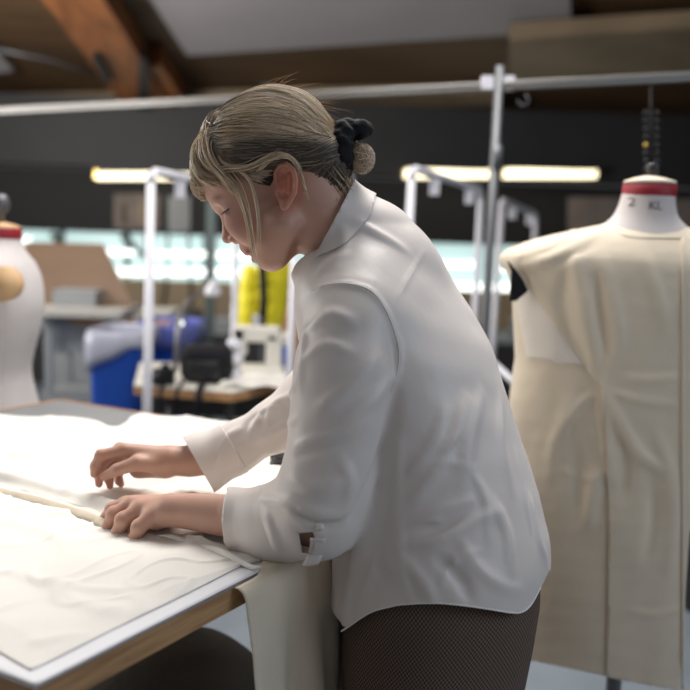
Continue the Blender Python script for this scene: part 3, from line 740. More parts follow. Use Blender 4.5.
# toile
TC = np.array([cr[0], YR + .01])
trow = [(218, 28, .055), (225, 40, .06), (233, 74, .085), (241, 104, .10), (250, 128, .115), (258, 140, .125), (266, 139, .13), (280, 131, .135), (300, 127, .14), (360, 121, .145), (400, 124, .15), (500, 122, .165), (600, 115, .175), (700, 110, .18), (740, 110, .18)]
tz = np.array([zrow(r[0], 560, YR) for r in trow])[::-1]; tw = np.array([r[1] * kr for r in trow])[::-1]; td = np.array([r[2] for r in trow])[::-1]
def f_toile0(p):
    a = np.interp(p[:, 2], tz, tw); b = np.interp(p[:, 2], tz, td)
    x = (p[:, 0] - TC[0]); y = (p[:, 1] - TC[1])
    q = np.stack([x / a, y / b], 1); e = 2.4
    k0 = (np.abs(q[:, 0]) ** e + np.abs(q[:, 1]) ** e) ** (1 / e)
    k1 = np.sqrt((q[:, 0] / a) ** 2 + (q[:, 1] / b) ** 2)
    return (k0 - 1) * np.minimum(np.maximum(k0, .3) / np.maximum(k1, 1e-6), .3)
def hit(f, px, py, y0=.8, y1=2.6, n=500):
    Y = np.linspace(y0, y1, n); p = P(np.full(n, px), np.full(n, py), Y); d = f(p); i = int(np.argmax(d < 0))
    if i == 0: return None
    t_ = d[i - 1] / (d[i - 1] - d[i]); return p[i - 1] + (p[i] - p[i - 1]) * t_
def gradn(f, p):
    e = 1e-3; P6 = np.array([p + np.array(v) * e for v in ((1, 0, 0), (-1, 0, 0), (0, 1, 0), (0, -1, 0), (0, 0, 1), (0, 0, -1))]); d = f(P6)
    g = np.array([d[0] - d[1], d[2] - d[3], d[4] - d[5]]); return g / (np.linalg.norm(g) + 1e-9)
def make_folds(f, specs):
    """specs: (points in px, radius m, protrusion m) -> chains lying on the cloth"""
    out = []
    for pts, r, o_ in specs:
        pl = smoothpoly([(x, y) for x, y in pts], max(4, len(pts) * 3))
        c = [h for h in (hit(f, x, y) for x, y in pl) if h is not None]
        if len(c) < 2: continue
        out.append((np.array(c), r, o_, np.min(c, 0) - r * 2.4, np.max(c, 0) + r * 2.4))
    return out
def apply_folds(d, p, folds, k=None, gain=1.0):
    """soft ridges (+) and hollows (-) that taper to both ends"""
    for c, r, o_, lo, hi in folds:
        m = ((p > lo) & (p < hi)).all(1) & (np.abs(d) < .05)
        if not m.any(): continue
        q = p[m]; best = np.full(len(q), 1e9); tt = np.zeros(len(q)); n = len(c) - 1
        for i in range(n):
            ab = c[i + 1] - c[i]; t_ = np.clip(((q - c[i]) @ ab) / max(ab @ ab, 1e-12), 0, 1)
            e = np.linalg.norm(q - (c[i] + t_[:, None] * ab), axis=1); s = e < best; best[s] = e[s]; tt[s] = (i + t_[s]) / n
        d[m] -= gain * o_ * np.exp(-(best / (r * .62)) ** 2) * np.sin(np.pi * np.clip(tt * .9 + .05, 0, 1)) ** .7
    return d
tf = make_folds(f_toile0, [
    ([(578, 248), (577, 270), (583, 300), (592, 345), (598, 384)], .020, .010), ([(603, 262), (612, 300), (618, 340), (607, 380)], .020, .008),
    ([(566, 275), (562, 300), (572, 340), (588, 365)], .022, -.010), ([(596, 275), (598, 310), (604, 350)], .018, -.009),
    ([(601, 386), (604, 420), (606, 450), (610, 480)], .014, .009), ([(602, 388), (615, 415), (635, 450), (660, 470)], .018, .009),
    ([(598, 470), (592, 500), (588, 530)], .02, .008), ([(572, 405), (556, 440), (550, 480)], .022, .007), ([(596, 392), (580, 405), (565, 425)], .012, .006),
    ([(605, 390), (640, 400), (675, 405)], .012, .006), ([(622, 378), (650, 380), (680, 376)], .012, .005), ([(640, 250), (655, 290), (665, 330)], .02, .006),
    ([(655, 430), (668, 470), (672, 520), (668, 570)], .018, .007), ([(620, 430), (625, 470), (622, 500)], .02, -.008), ([(650, 470), (652, 520), (645, 560)], .02, -.007), ([(575, 430), (578, 470), (578, 520)], .02, -.008),
    ([(560, 470), (590, 480), (600, 474)], .012, .003), ([(630, 610), (655, 614), (683, 606)], .010, .005), ([(520, 268), (545, 262), (580, 244), (605, 232)], .014, .008), ([(518, 258), (545, 250), (580, 238)], .010, .005), ([(535, 275), (560, 262), (590, 250)], .012, -.005), ([(512, 262), (530, 275), (548, 300)], .012, .005)])
def f_toile(p):
    d = f_toile0(p) + .0022 * noise(p * [1, 1, .6], 26, 3) + .0012 * noise(p, 60, 8)
    return apply_folds(d, p, tf, gain=1.1)
lo = np.array([cr[0] - .34, YR - .24, zrow(735, 600, 1.9)]); hi = np.array([cr[0] + .16, YR + .26, zrow(214, 645, YR)])
TV, TF = surface(f_toile, lo, hi, .006)
def inpoly(x, y, poly):
    """signed: positive inside, distance in px to polygon edge"""
    poly = np.array(poly, float); d = np.full(len(x), 1e9); ins = np.zeros(len(x), bool)
    for i in range(len(poly)):
        a, b = poly[i], poly[(i + 1) % len(poly)]; ab = b - a
        tt = np.clip(((x - a[0]) * ab[0] + (y - a[1]) * ab[1]) / (ab @ ab), 0, 1)
        d = np.minimum(d, np.hypot(x - a[0] - tt * ab[0], y - a[1] - tt * ab[1]))
        c = ((a[1] > y) != (b[1] > y)) & (x < (b[0] - a[0]) * (y - a[1]) / (b[1] - a[1] + 1e-12) + a[0]); ins ^= c
    return np.where(ins, d, -d)
def vnormals(V, F):
    F = np.array(F); n = np.cross(V[F[:, 2]] - V[F[:, 0]], V[F[:, 3]] - V[F[:, 1]]); N = np.zeros_like(V)
    for k in range(4): np.add.at(N, F[:, k], n)
    return N / (np.linalg.norm(N, axis=1)[:, None] + 1e-12)
TN = vnormals(TV, TF)
tx, ty = proj(TV)
xr = cr[0] + 41 * kr * .95
tg = thing('calico_toile', (cr[0] - .1, YR, lo[2]), 'half finished cream calico toile draped on the right dress form', 'garment')
back = TV[:, 1] > YR + .02
neckd = np.hypot(TV[:, 0] - cr[0], TV[:, 1] - YR) - .066
edge_r = (xr - TV[:, 0]) * 400
hemz = np.interp(TV[:, 0], [cr[0] - .25, cr[0] + .1], [zrow(661, 534, 2.10), zrow(691, 686, 1.87)])
hem_s = np.where(back, (TV[:, 2] - zrow(661, 534, 2.10)) * 400, np.interp(tx, [534, 600, 686], [661, 675, 691]) - ty)
g = np.minimum(np.minimum(edge_r, hem_s), np.maximum(neckd * 400, (zrow(230, 645, YR) - TV[:, 2]) * 400))
v, f = clip(TV, TF, g); solid(link('body_panel', v, f, M['toile'], tg), .0015)
fr_ = np.where(back, -50, 50)
poly = [(512, 258), (524, 278), (517, 303), (528, 357), (560, 363), (590, 365), (612, 372), (612, 240)]
v, f = clip(TV + TN * .0025, TF, np.minimum(np.minimum(g, inpoly(tx, ty, poly)), fr_)); solid(link('side_panel', v, f, M['toile_white'], tg), .0015)
poly = [(495, 250), (497, 264), (513, 271), (522, 281), (536, 297), (560, 333), (580, 358), (601, 386), (606, 440), (609, 520), (606, 720), (720, 720), (720, 238), (690, 222), (640, 200), (560, 200)]
v, f = clip(TV + TN * .005, TF, np.minimum(np.minimum(g, inpoly(tx, ty, poly)), np.where(TV[:, 2] > zrow(266, 560, YR), 50, fr_))); solid(link('front_panel', v, f, M['toile'], tg), .002)
# facing band along right edge and neckline
pl = []
for y in np.linspace(238, 688, 60):
    h = hit(f_toile, 681.5, y)
    if h is not None: pl.append(h - [0, .0070, 0])
link('edge_piping', *tube(pl, .0026, 6), M['toile'], tg)
pl = [h - [0, .0068, 0] for h in (hit(f_toile, x, y) for x, y in smoothpoly([(611, 229), (625, 236), (645, 238), (665, 238), (682, 238)], 20)) if h is not None]
if len(pl) > 3: link('neckline_edge', *tube(pl, .0024, 6), M['toile'], tg)
tri = [P(x, y, 1.955) for x, y in ((508, 261), (512, 272), (510, 301), (516, 301), (528, 291), (524, 281), (518, 272))]
link('black_tab', *prism(tri, (0, .012, 0)), M['black'], tg, smooth=False)

# orange sliver and dark rack beyond the right form
tag(link('dark_grille', *box(np.array([P(700, 560, 3.4)[0] + .1, 3.4, 1.1]), (.3, .1, 2.2)), M['dark'], smooth=False), 'dark cabinet edge at the far right beside the toile', 'cabinet')
# ================================================================== THE WOMAN
person = thing('person', (float(P(440, 600, 1.33)[0]), 1.36, 0), 'woman in a white shirt and brown checked skirt bending over the cutting table', 'person')
Fd = np.array([-.883, .469, 0]); Sd = np.array([-.469, -.883, 0])
# ---- torso sections from image rows: py, front px, back px, half lateral, axis Y, flat
tr = [(222, 322, 392, .060, 1.445), (250, 306, 426, .115, 1.435), (290, 302, 460, .155, 1.42), (345, 306, 491, .168, 1.405), (420, 318, 514, .166, 1.385), (480, 332, 533, .168, 1.37), (545, 338, 550, .178, 1.355), (600, 336, 549, .185, 1.35), (650, 338, 546, .19, 1.35), (700, 342, 540, .185, 1.35)]
rz, rcx, rcy, ra_, rb_ = [], [], [], [], []
for py, xf, xb, b, Y in tr:
    A = P(xf, py, Y); B = P(xb, py, Y); wv = (B[0] - A[0]) / 2
    rz.append((A[2] + B[2]) / 2); rcx.append((A[0] + B[0]) / 2); rcy.append(Y)
    ra_.append(math.sqrt(max(wv * wv - (.469 * b) ** 2, .03 ** 2)) / .883); rb_.append(b)
def smooth_rows(z, *arrs):
    z = np.array(z)[::-1]; zz = np.linspace(z[0], z[-1], 240); out = []
    for a in arrs:
        y = np.interp(zz, z, np.array(a)[::-1]); k = 17; y = np.convolve(np.pad(y, k // 2, mode='reflect', reflect_type='odd'), np.ones(k) / k, mode='valid'); out.append(y)
    return (zz, *out)
TZ, TCX, TCY, TA, TB = smooth_rows(rz, rcx, rcy, ra_, rb_)
ZTOP = rz[0]
def f_torso(p, inset=0.0):
    z = p[:, 2]; cx = np.interp(z, TZ, TCX); cy = np.interp(z, TZ, TCY); a = np.interp(z, TZ, TA) - inset; b = np.interp(z, TZ, TB) - inset
    dx = p[:, 0] - cx; dy = p[:, 1] - cy
    u = dx * Fd[0] + dy * Fd[1]; v = dx * Sd[0] + dy * Sd[1]
    e = 2.25
    k0 = (np.abs(u / a) ** e + np.abs(v / b) ** e) ** (1 / e); k1 = np.sqrt((u / a / a) ** 2 + (v / b / b) ** 2)
    d = (k0 - 1) * np.minimum(np.maximum(k0, .3) / np.maximum(k1, 1e-6), .25)
    return smax(d, z - (ZTOP - inset), .03)
Q = lambda *a: P(*a)
NK0, NK1 = Q(306, 196, 1.385), Q(352, 262, 1.43)
SH = Q(350, 326, 1.285)
def f_shoulders(p, e=0.0):
    d = rcone(p, Q(362, 243, 1.435), Q(352, 312, 1.30), .047 + e, .058 + e)
    d = smin(d, rcone(p, Q(362, 243, 1.44), Q(396, 300, 1.58), .045 + e, .048 + e), .05)
    d = smin(d, rcone(p, Q(400, 262, 1.42), Q(350, 250, 1.43), .050 + e, .050 + e), .05)
    return d
near_arm = ([Q(351, 330, 1.285), Q(344, 375, 1.265), Q(338, 425, 1.25), Q(328, 475, 1.235), Q(316, 512, 1.235), Q(280, 522, 1.265), Q(226, 520, 1.30), Q(195, 515, 1.32)],
            [.063, .060, .057, .054, .055, .045, .036, .034])
far_arm = ([Q(396, 305, 1.575), Q(360, 355, 1.545), Q(318, 398, 1.51), Q(275, 426, 1.50), Q(235, 448, 1.50), Q(200, 464, 1.50), Q(175, 473, 1.50)],
           [.058, .060, .052, .036, .034, .0405, .043])
def f_shirt0(p):
    d = f_torso(p)
    d = smin(d, f_shoulders(p), .06)
    d = smin(d, rcone(p, NK0, NK1, .0605, .068), .045)
    d = smin(d, chain(p, *far_arm, k=.03), .012)
    d = smin(d, chain(p, *near_arm, k=.035), .007)
    return d
sf = make_folds(f_shirt0, [
    # torso
    ([(399, 440), (398, 490), (400, 540), (402, 570), (413, 606)], .010, .004),
    ([(466, 400), (452, 440), (432, 475), (408, 505)], .016, .008), ([(480, 395), (470, 430), (462, 480)], .018, .006), ([(445, 410), (432, 445), (408, 480)], .012, .006),
    ([(500, 400), (500, 440), (510, 490)], .016, .005), ([(395, 395), (388, 430), (370, 480), (352, 520)], .014, -.008), ([(380, 500), (365, 540), (352, 590), (346, 625)], .016, .009),
    ([(385, 540), (372, 575), (360, 612)], .010, .006), ([(400, 520), (430, 512), (470, 500)], .010, .005), ([(402, 545), (440, 538), (470, 520), (500, 512)], .012, .006), ([(405, 560), (425, 585), (432, 602)], .012, .006),
    ([(460, 540), (475, 565), (500, 585), (520, 590)], .012, .004), ([(410, 470), (440, 462), (475, 468)], .007, .003), ([(402, 528), (425, 520), (450, 522)], .006, .003), ([(470, 470), (485, 500), (488, 540)], .010, .004), ([(515, 450), (522, 490), (530, 530)], .008, .004), ([(440, 585), (455, 560), (480, 550)], .008, .003), ([(350, 545), (360, 575), (358, 610)], .008, .004), ([(490, 500), (505, 530), (510, 570)], .014, .006), ([(530, 500), (538, 540), (546, 560)], .012, .006), ([(430, 470), (445, 455), (458, 440)], .010, -.006), ([(420, 530), (450, 525), (480, 515)], .012, -.005), ([(440, 560), (460, 580), (470, 600)], .014, -.007), ([(395, 590), (380, 560), (390, 530)], .012, -.006),
    # yoke and collar creases
    ([(425, 250), (410, 275), (397, 298)], .005, .002), ([(340, 222), (345, 245), (333, 268)], .010, .004), ([(365, 228), (385, 238), (405, 250)], .012, .004), ([(335, 215), (355, 222), (378, 235)], .010, .005), ([(318, 275), (330, 262), (345, 255)], .010, .004),
    # armhole seam
    ([(311, 291), (330, 285), (352, 285), (372, 293), (386, 312), (395, 335), (399, 352), (397, 372), (388, 400), (382, 425)], .006, .0035),
    # near sleeve
    ([(308, 330), (330, 315), (352, 322)], .012, .006), ([(304, 360), (325, 345), (350, 352)], .010, .005), ([(306, 320), (303, 350), (300, 390)], .012, .005), ([(375, 355), (352, 385), (318, 410)], .014, .006), ([(392, 375), (372, 400), (345, 418)], .012, .006),
    ([(296, 448), (312, 440), (330, 437), (350, 430), (368, 418)], .008, .005), ([(297, 456), (320, 448), (345, 440)], .010, -.005), ([(293, 480), (315, 488), (345, 480)], .012, .006), ([(290, 500), (312, 512), (335, 515), (350, 505)], .010, .007), ([(290, 510), (320, 524), (340, 522)], .010, -.006), ([(262, 498), (285, 505), (300, 520), (318, 530)], .008, .007),
    ([(265, 510), (272, 530), (278, 550)], .010, .005), ([(340, 460), (350, 480), (348, 500)], .012, .005),
    # far sleeve
    ([(300, 365), (295, 390), (285, 400)], .008, .006), ([(290, 395), (272, 405), (268, 425)], .007, .006), ([(278, 405), (262, 412), (252, 432)], .006, .005), ([(266, 412), (250, 420), (240, 440)], .006, -.005), ([(296, 420), (280, 428), (262, 440)], .008, .006), ([(240, 428), (225, 440), (215, 465)], .008, .005)])
def f_shirt(p):
    d = f_shirt0(p)
    d = apply_folds(d, p, sf, gain=1.35)
    m = np.abs(d) < .04
    if m.any():
        q = p[m]; d[m] += .0020 * noise(q * [1, 1, .55], 22, 4) + .0010 * noise(q, 55, 11)
    return d
lo = np.array([P(160, 480, 1.5)[0], 1.12, zrow(655, 340, 1.15)]); hi = np.array([P(562, 560, 1.35)[0] + .02, 1.70, zrow(180, 350, 1.42)])
SV, SF = surface(f_shirt, lo, hi, .0042)
SV0 = SV
sx_, sy_ = proj(SV)
def cap_dist(p, pts):
    return chain(p, pts, [0] * len(pts))
s_neck = (sx_ - 328.5) * (-.89) + (sy_ - 232) * (-.457)
g = np.maximum(-s_neck / 700, cap_dist(SV, [NK0 + (NK0 - NK1) * .6, NK1]) - .085)
# hem: shirt tails
hx_ = [325, 338, 350, 370, 390, 405, 440, 480, 510, 523, 531, 540, 548, 560]; hy_ = [636, 634, 626, 613, 607, 604.5, 603.5, 608, 613, 612, 604, 588, 572, 560]
z_h = np.interp(sx_, hx_, [zrow(y, x, 1.20 + .19 * max(0, (x - 500) / 60)) for x, y in zip(hx_, hy_)])
far_side = ((SV - np.array([TCX[0], TCY[0], 0])) @ Sd) < 0
z_h = np.where(far_side & (sx_ < 500), zrow(606, 430, 1.2), z_h)
hs = np.where(far_side & (sx_ < 500), SV[:, 2] - z_h, (np.interp(sx_, hx_, hy_) - sy_) / 700)
g = np.minimum(g, hs)
# cuffs
na = near_arm[0]; ax = na[5] - na[6]; ax /= np.linalg.norm(ax)
g1 = np.maximum((sx_ - 227) / 740, cap_dist(SV, na[5:]) - .075); g = np.minimum(g, g1)
fa = far_arm[0]
s_f = ((sx_ - 200) * .866 + (sy_ - 465.5) * -.5) / 640
g2 = np.maximum(s_f, cap_dist(SV, fa[3:]) - .09); g = np.minimum(g, g2)
slit = [(299, 533), (314, 531), (315, 546), (312, 554), (302, 552)]
g3 = np.where(SV[:, 1] < 1.30, -inpoly(sx_, sy_, slit) / 700, 1); g = np.minimum(g, g3)
v, f = clip(SV, SF, g)
shirt = link('shirt', v, f, M['shirt'], person); solid(shirt, .0012, 1)
# hem binding
def on_shirt(pts, n, off=.0015, f=None):
    out = []
    for x, y in smoothpoly(pts, n):
        h = hit(f or f_shirt, x, y)
        if h is not None: out.append(h + gradn(f or f_shirt, h) * off)
    return out
hp = on_shirt([(342, 631), (350, 625.5), (370, 612.5), (390, 606.5), (405, 604), (440, 603), (480, 607.5), (510, 612.3), (522, 611.5), (531, 603.5), (540, 587)], 60, .0008)
link('shirt_hem', *tube(hp, .0014, 6), M['seam'], shirt)
ar = on_shirt([(311, 291), (330, 284.5), (352, 284.5), (372, 292), (386, 311), (395, 334), (399, 352), (397, 372), (388, 402), (380, 440)], 60, .0002)
link('armhole_seam', *tube(ar, .0013, 6), M['shirt'], shirt)
yk = on_shirt([(427, 252), (412, 274), (398, 298), (390, 312)], 20, .0001)
link('yoke_seam', *tube(yk, .0009, 6), M['shirt'], shirt)
# collar leaf
def f_col(p): return smin(rcone(p, NK0, NK1, .0635, .0700), f_shirt(p) - .0036, .012)
CV, CF = surface(f_col, np.minimum(NK0, NK1) - .13, np.maximum(NK0, NK1) + .13, .0045)
cx_, cy_ = proj(CV)
sN = ((cx_ - 328.5) * .89 + (cy_ - 232) * .457)
cg = np.minimum(sN / 700 + .001, (np.interp(cy_, [190, 215, 245, 262, 285], [24, 30, 20, 16, 26]) - sN) / 700)
cg = np.minimum(cg, .10 - cap_dist(CV, [NK0, NK1]))
v, f = clip(CV, CF, cg)
col_ = link('collar', v, f, M['shirt'], shirt); solid(col_, .0015, 1)

# rolled cuffs
def cuff(axis, rr, cutn, name, ex=.0032):
    def fc(p): return chain(p, axis, [r + ex for r in rr], k=.02) + .0012 * noise(p, 50, 2)
    a = np.array(axis); V, F = surface(fc, a.min(0) - .08, a.max(0) + .08, .0036)
    v, f = clip(V, F, cutn(V)); o = link(name, v, f, M['shirt'], shirt); solid(o, .003, 1); return o
def cn1(V):
    x, y = proj(V); lim = np.interp(y, [490, 520, 545, 560], [262, 280, 300, 305])
    return np.minimum((x - np.interp(y, [490, 500, 520, 540, 556], [229, 224.5, 222.5, 224.5, 232])) / 740, (lim - x) / 740)
cuff(na[4:], near_arm[1][4:], cn1, 'cuff')
def cn2(V):
    x, y = proj(V); s = ((x - 199) * .866 + (y - 465.5) * -.5) / 640
    return np.minimum(s, .062 - s)
cuff(fa[2:], far_arm[1][2:], cn2, 'cuff', .003)
# sleeve tab hanging at the elbow with a button loop
h0 = hit(f_shirt0, 318, 538); 
tabp = [(h0 if h0 is not None else P(318, 538, 1.19)) - [0, .004, 0], P(317, 548, 1.185), P(312, 562, 1.187), P(307, 566, 1.19)]
V_ = []
for k, p in enumerate(smoothpoly(tabp, 12)):
    wd = .010 * (1 if k < 9 else math.sqrt(max(.05, 1 - ((k - 8) / 3.3) ** 2)))
    V_ += [p + [-wd, 0, 0], p + [-wd * .5, -.001, 0], p + [wd * .5, -.001, 0], p + [wd, 0, 0]]
F_ = [(i * 4 + k, (i + 1) * 4 + k, (i + 1) * 4 + k + 1, i * 4 + k + 1) for i in range(11) for k in range(3)]
solid(link('sleeve_tab', np.array(V_), F_, M['shirt'], shirt), .0015)
bt = hit(f_shirt0, 320, 526)
if bt is not None: link('button', *tube([bt + [0, -.003, 0], bt + [0, -.0055, 0]], .0055, 16), M['cream'], shirt)

# ---- skirt
kz = [(535, 348, 538), (575, 345, 541), (600, 346, 541), (640, 344, 535), (690, 343, 526), (760, 345, 520), (860, 350, 516)]
SKW = []
for py, xf, xb in kz:
    A = P(xf, py, 1.35); B = P(xb, py, 1.35); SKW.append(((A[2] + B[2]) / 2, (A[0] + B[0]) / 2, (B[0] - A[0]) / 2))
SKW = np.array(SKW)[::-1]
def skirt_pt(u, v):
    shr = 1 - .10 * max(0, 1 - (1 - v if False else (SKW[-1, 0] - (SKW[-1, 0] + (SKW[0, 0] - SKW[-1, 0]) * v)) / .07))
    z = SKW[-1, 0] + (SKW[0, 0] - SKW[-1, 0]) * v; cx = np.interp(z, SKW[:, 0], SKW[:, 1]); wv = np.interp(z, SKW[:, 0], SKW[:, 2])
    b = .172; a = math.sqrt(max(wv * wv - (.469 * b) ** 2, .05 ** 2)) / .883; an = 2 * math.pi * u
    fo = 1 + .012 * math.sin(an * 7 + 1) * v
    return np.array([cx, 1.35, z]) + Fd * a * fo * shr * math.cos(an) + Sd * b * fo * shr * math.sin(an)
nu, nv = 160, 40
V_, F_ = grid(skirt_pt, nu, nv)
sk = link('skirt', V_, F_, M['tweed'], person); solid(sk, .002, -1)
uv = sk.data.uv_layers.new(name='UVMap')
co = np.array([(i / (nu - 1) * 1.0, j / (nv - 1) * (SKW[-1, 0] - SKW[0, 0])) for i in range(nu) for j in range(nv)])
li = np.zeros(len(sk.data.loops), np.int32); sk.data.loops.foreach_get('vertex_index', li)
uv.data.foreach_set('uv', co[li].astype(np.float32).ravel())

# ---- head space: image-like axes about the ear, in px of 1.45 mm
HY = 1.385; U = HY / FPX
r_, d_, n_ = Rn[:, 0], -Rn[:, 1], Rn[:, 2]
ps = math.radians(8); HR = math.cos(ps) * r_ + math.sin(ps) * n_ * 1; HN = -math.sin(ps) * r_ + math.cos(ps) * n_; HD = d_
HO = P(285, 190, HY)
def toH(p): q = (p - HO) / U; return np.stack([285 + q @ HR, 190 + q @ HD, q @ HN], 1)
def fromH(q): q = np.asarray(q, float); return HO + U * ((q[..., 0:1] - 285) * HR + (q[..., 1:2] - 190) * HD + q[..., 2:3] * HN)
pa = math.radians(37)
EF = np.array([-math.cos(pa), math.sin(pa), 0]); ED = np.array([math.sin(pa), math.cos(pa), 0]); EC = np.array([0, 0, 1.0])
RH = np.stack([EF, ED, EC])           # rows: forward, down, lateral
def cap2(q, a, b, ra, rb):            # mirrored in c
    m = q.copy(); m[:, 2] = np.abs(m[:, 2]); return rcone(m, a, b, ra, rb)
def ell2(q, c, r, R=RH):
    m = q.copy(); m[:, 2] = np.abs(m[:, 2]); return ell(m, c, r, R)
def f_headH(q):
    d = ell(q, (262, 153, 0), (69, 55, 49), RH)
    d = smin(d, ell(q, (254, 206, 0), (29, 55, 37), RH), 22)
    d = smin(d, cap2(q, (290, 226, 30), (274, 254, 10), 15, 13), 16)         # jaw
    d = smin(d, ell(q, (268.5, 258, 0), (11.5, 12, 15), RH), 10)                 # chin
    d = smin(d, ell2(q, (246, 226, 22), (14, 20, 13)), 14)                      # cheek
    d = smin(d, cap2(q, (220, 203, 0), (227, 203, 20), 6.5, 6), 9)              # brow
    d = smax(d, -ell2(q, (222, 217, 20), (9, 8, 10)), 8)                       # socket
    d = smin(d, ell2(q, (237, 214.5, 17), (9.6, 8.6, 9.5)), 1.6)                 # lidded eye
    d = smin(d, rcone(q, (225, 211, 0), (226, 232, 0), 4.2, 4.6), 5)            # nose bridge
    d = smin(d, ell(q, (227.5, 236, 0), (6.6, 5.5, 6.5), RH), 4)               # tip
    d = smin(d, ell2(q, (235, 237, 7), (6, 4.5, 4.5)), 3)                      # wing
    d = smax(d, -ell2(q, (232, 242, 4.3), (3.6, 2.2, 2)), 2)                   # nostril
    d = smin(d, ell(q, (248, 246, 0), (8, 9, 14), RH), 7)                      # muzzle
    d = smin(d, ell(q, (250, 250.5, 0), (5.2, 3.6, 12), RH), 2.5)              # upper lip
    d = smin(d, ell(q, (256, 257.5, 0), (5.0, 3.8, 10), RH), 2.0)              # lower lip
    d = smax(d, -rcone(q, (248, 255.2, -12), (248, 255.2, 12), 1.5, 1.5), 1.5)   # mouth line
    d = smin(d, rcone(q, (306, 188, 0), (350, 262, -26), 36, 36), 16)            # neck
    # ear (near and far side)
    m = q.copy(); m[:, 2] = np.abs(m[:, 2]); m[:, 0] = (m[:, 0] - 8.5 - 286) * .93 + 286; m[:, 1] = (m[:, 1] - 1 - 192) * .96 + 192; m[:, 2] -= 44 + .38 * (m[:, 0] - 280).clip(-5, 20)
    e = ell(m, (286.5, 192, 0), (10.5, 20, 2.6))
    helix = [(281, 196, 1), (277, 189, 1.5), (277, 180, 2.5), (281, 174.5, 3), (288, 174, 3.5), (295, 180, 4), (297, 190, 4), (296, 200, 3.2), (291, 208, 2.5)]
    e = smax(e, -ell(m, (285, 192, 4), (7.5, 14, 7)), 1.5)
    e = smin(e, chain(m, helix, [1.8] * 4 + [2.3] * 5), 1.5)
    e = smin(e, rcone(m, (290, 184, 2), (290, 199, 2), 1.9, 2), 1.5)
    e = smin(e, ell(m, (286, 209.5, 1.5), (5, 6, 2.8)), 2)
    e = smin(e, ell(m, (278, 197, 1.5), (2.3, 4, 2.5)), 1.5)
    e = smin(e, rcone(m, (284, 196, -8), (284, 190, -8), 9, 9), 3)
    return smin(d, e, 2.5)
VH, FH = surface(lambda q: f_headH(q), (205, 92, -60), (385, 290, 60), 1.15)
VH = VH[:, :]
# cut the neck where it dives into the torso
def skin_col(q, base=(.56, .335, .255)):
    c = np.tile(np.array(base), (len(q), 1))
    def mix(mk, col, k): 
        w_ = (np.clip(mk, 0, 1) * k)[:, None]; c[:] = c * (1 - w_) + np.array(col) * w_
    def gb(cen, r): return np.exp(-(((q[:, :2] - np.array(cen)) / np.array(r)) ** 2).sum(1))
    mix(gb((296, 192), (13, 22)) * (q[:, 0] > 280), (.66, .22, .14), .85)
    mix(gb((245, 228), (16, 16)), (.58, .27, .22), .5)
    mix(gb((229, 238), (8, 6)), (.58, .27, .21), .5)
    mix(gb((251, 251.5), (6, 3.2)), (.42, .13, .115), .85); mix(gb((256, 258), (6, 3.2)), (.45, .15, .13), .85)
    mix(gb((224, 201), (9, 3.0)) * (np.abs(q[:, 2]) > 4), (.22, .12, .08), .75)
    mix(gb((232, 209), (8, 5)) * (np.abs(q[:, 2]) > 6), (.42, .23, .18), .5)
    return c
colH = skin_col(VH)
gH = 300 - ((VH[:, 0] - 285) * .5 + VH[:, 1]) * .0 - 0  # keep all
# ---- hands and forearms (world space)
def f_handN(p):
    W0 = Q(170, 511, 1.33)
    d = chain(p, [Q(318, 510, 1.245), Q(275, 517, 1.27), Q(228, 516, 1.30), Q(196, 512, 1.318), Q(172, 510, 1.33)], [.040, .0375, .0300, .0265, .0235])
    mc = [(Q(151, 516, 1.325), .0130), (Q(141, 509, 1.343), .0130), (Q(132, 505, 1.360), .0130), (Q(126, 504, 1.377), .0120)]
    for k, (m_, r) in enumerate(mc):
        d = smin(d, rcone(p, Q(171 - k, 511 - 1.5 * k, 1.325 + .012 * k), m_, .0165, r), .013)
    d = smin(d, ell(p, Q(156, 520, 1.345), (.022, .022, .014)), .012)
    fing = [([Q(151, 517, 1.320), Q(139, 527, 1.314), Q(135, 538, 1.318), Q(142, 542, 1.328)], [.0115, .0108, .0092, .0080]),
            ([Q(141, 509, 1.341), Q(123, 520, 1.332), Q(118, 533, 1.334), Q(125, 540, 1.343)], [.0118, .0112, .0096, .0082]),
            ([Q(132, 505, 1.360), Q(114, 514, 1.353), Q(109, 526, 1.356), Q(114, 534, 1.362)], [.0115, .0108, .0094, .0080]),
            ([Q(126, 504, 1.378), Q(112, 509, 1.376), Q(106, 518, 1.380), Q(108, 526, 1.383)], [.0108, .0098, .0086, .0074])]
    for pts, rr in fing:
        c = chain(p, pts, rr, k=.004); kn = np.linalg.norm(p - pts[1], axis=1) - rr[1] * 1.06
        d = smin(d, smin(c, kn, .003), .0045)
    c = chain(p, [Q(160, 515, 1.37), Q(138, 520, 1.392), Q(120, 528, 1.402), Q(110, 534, 1.40)], [.014, .0115, .0095, .0075], k=.004)
    return smin(d, c, .007)
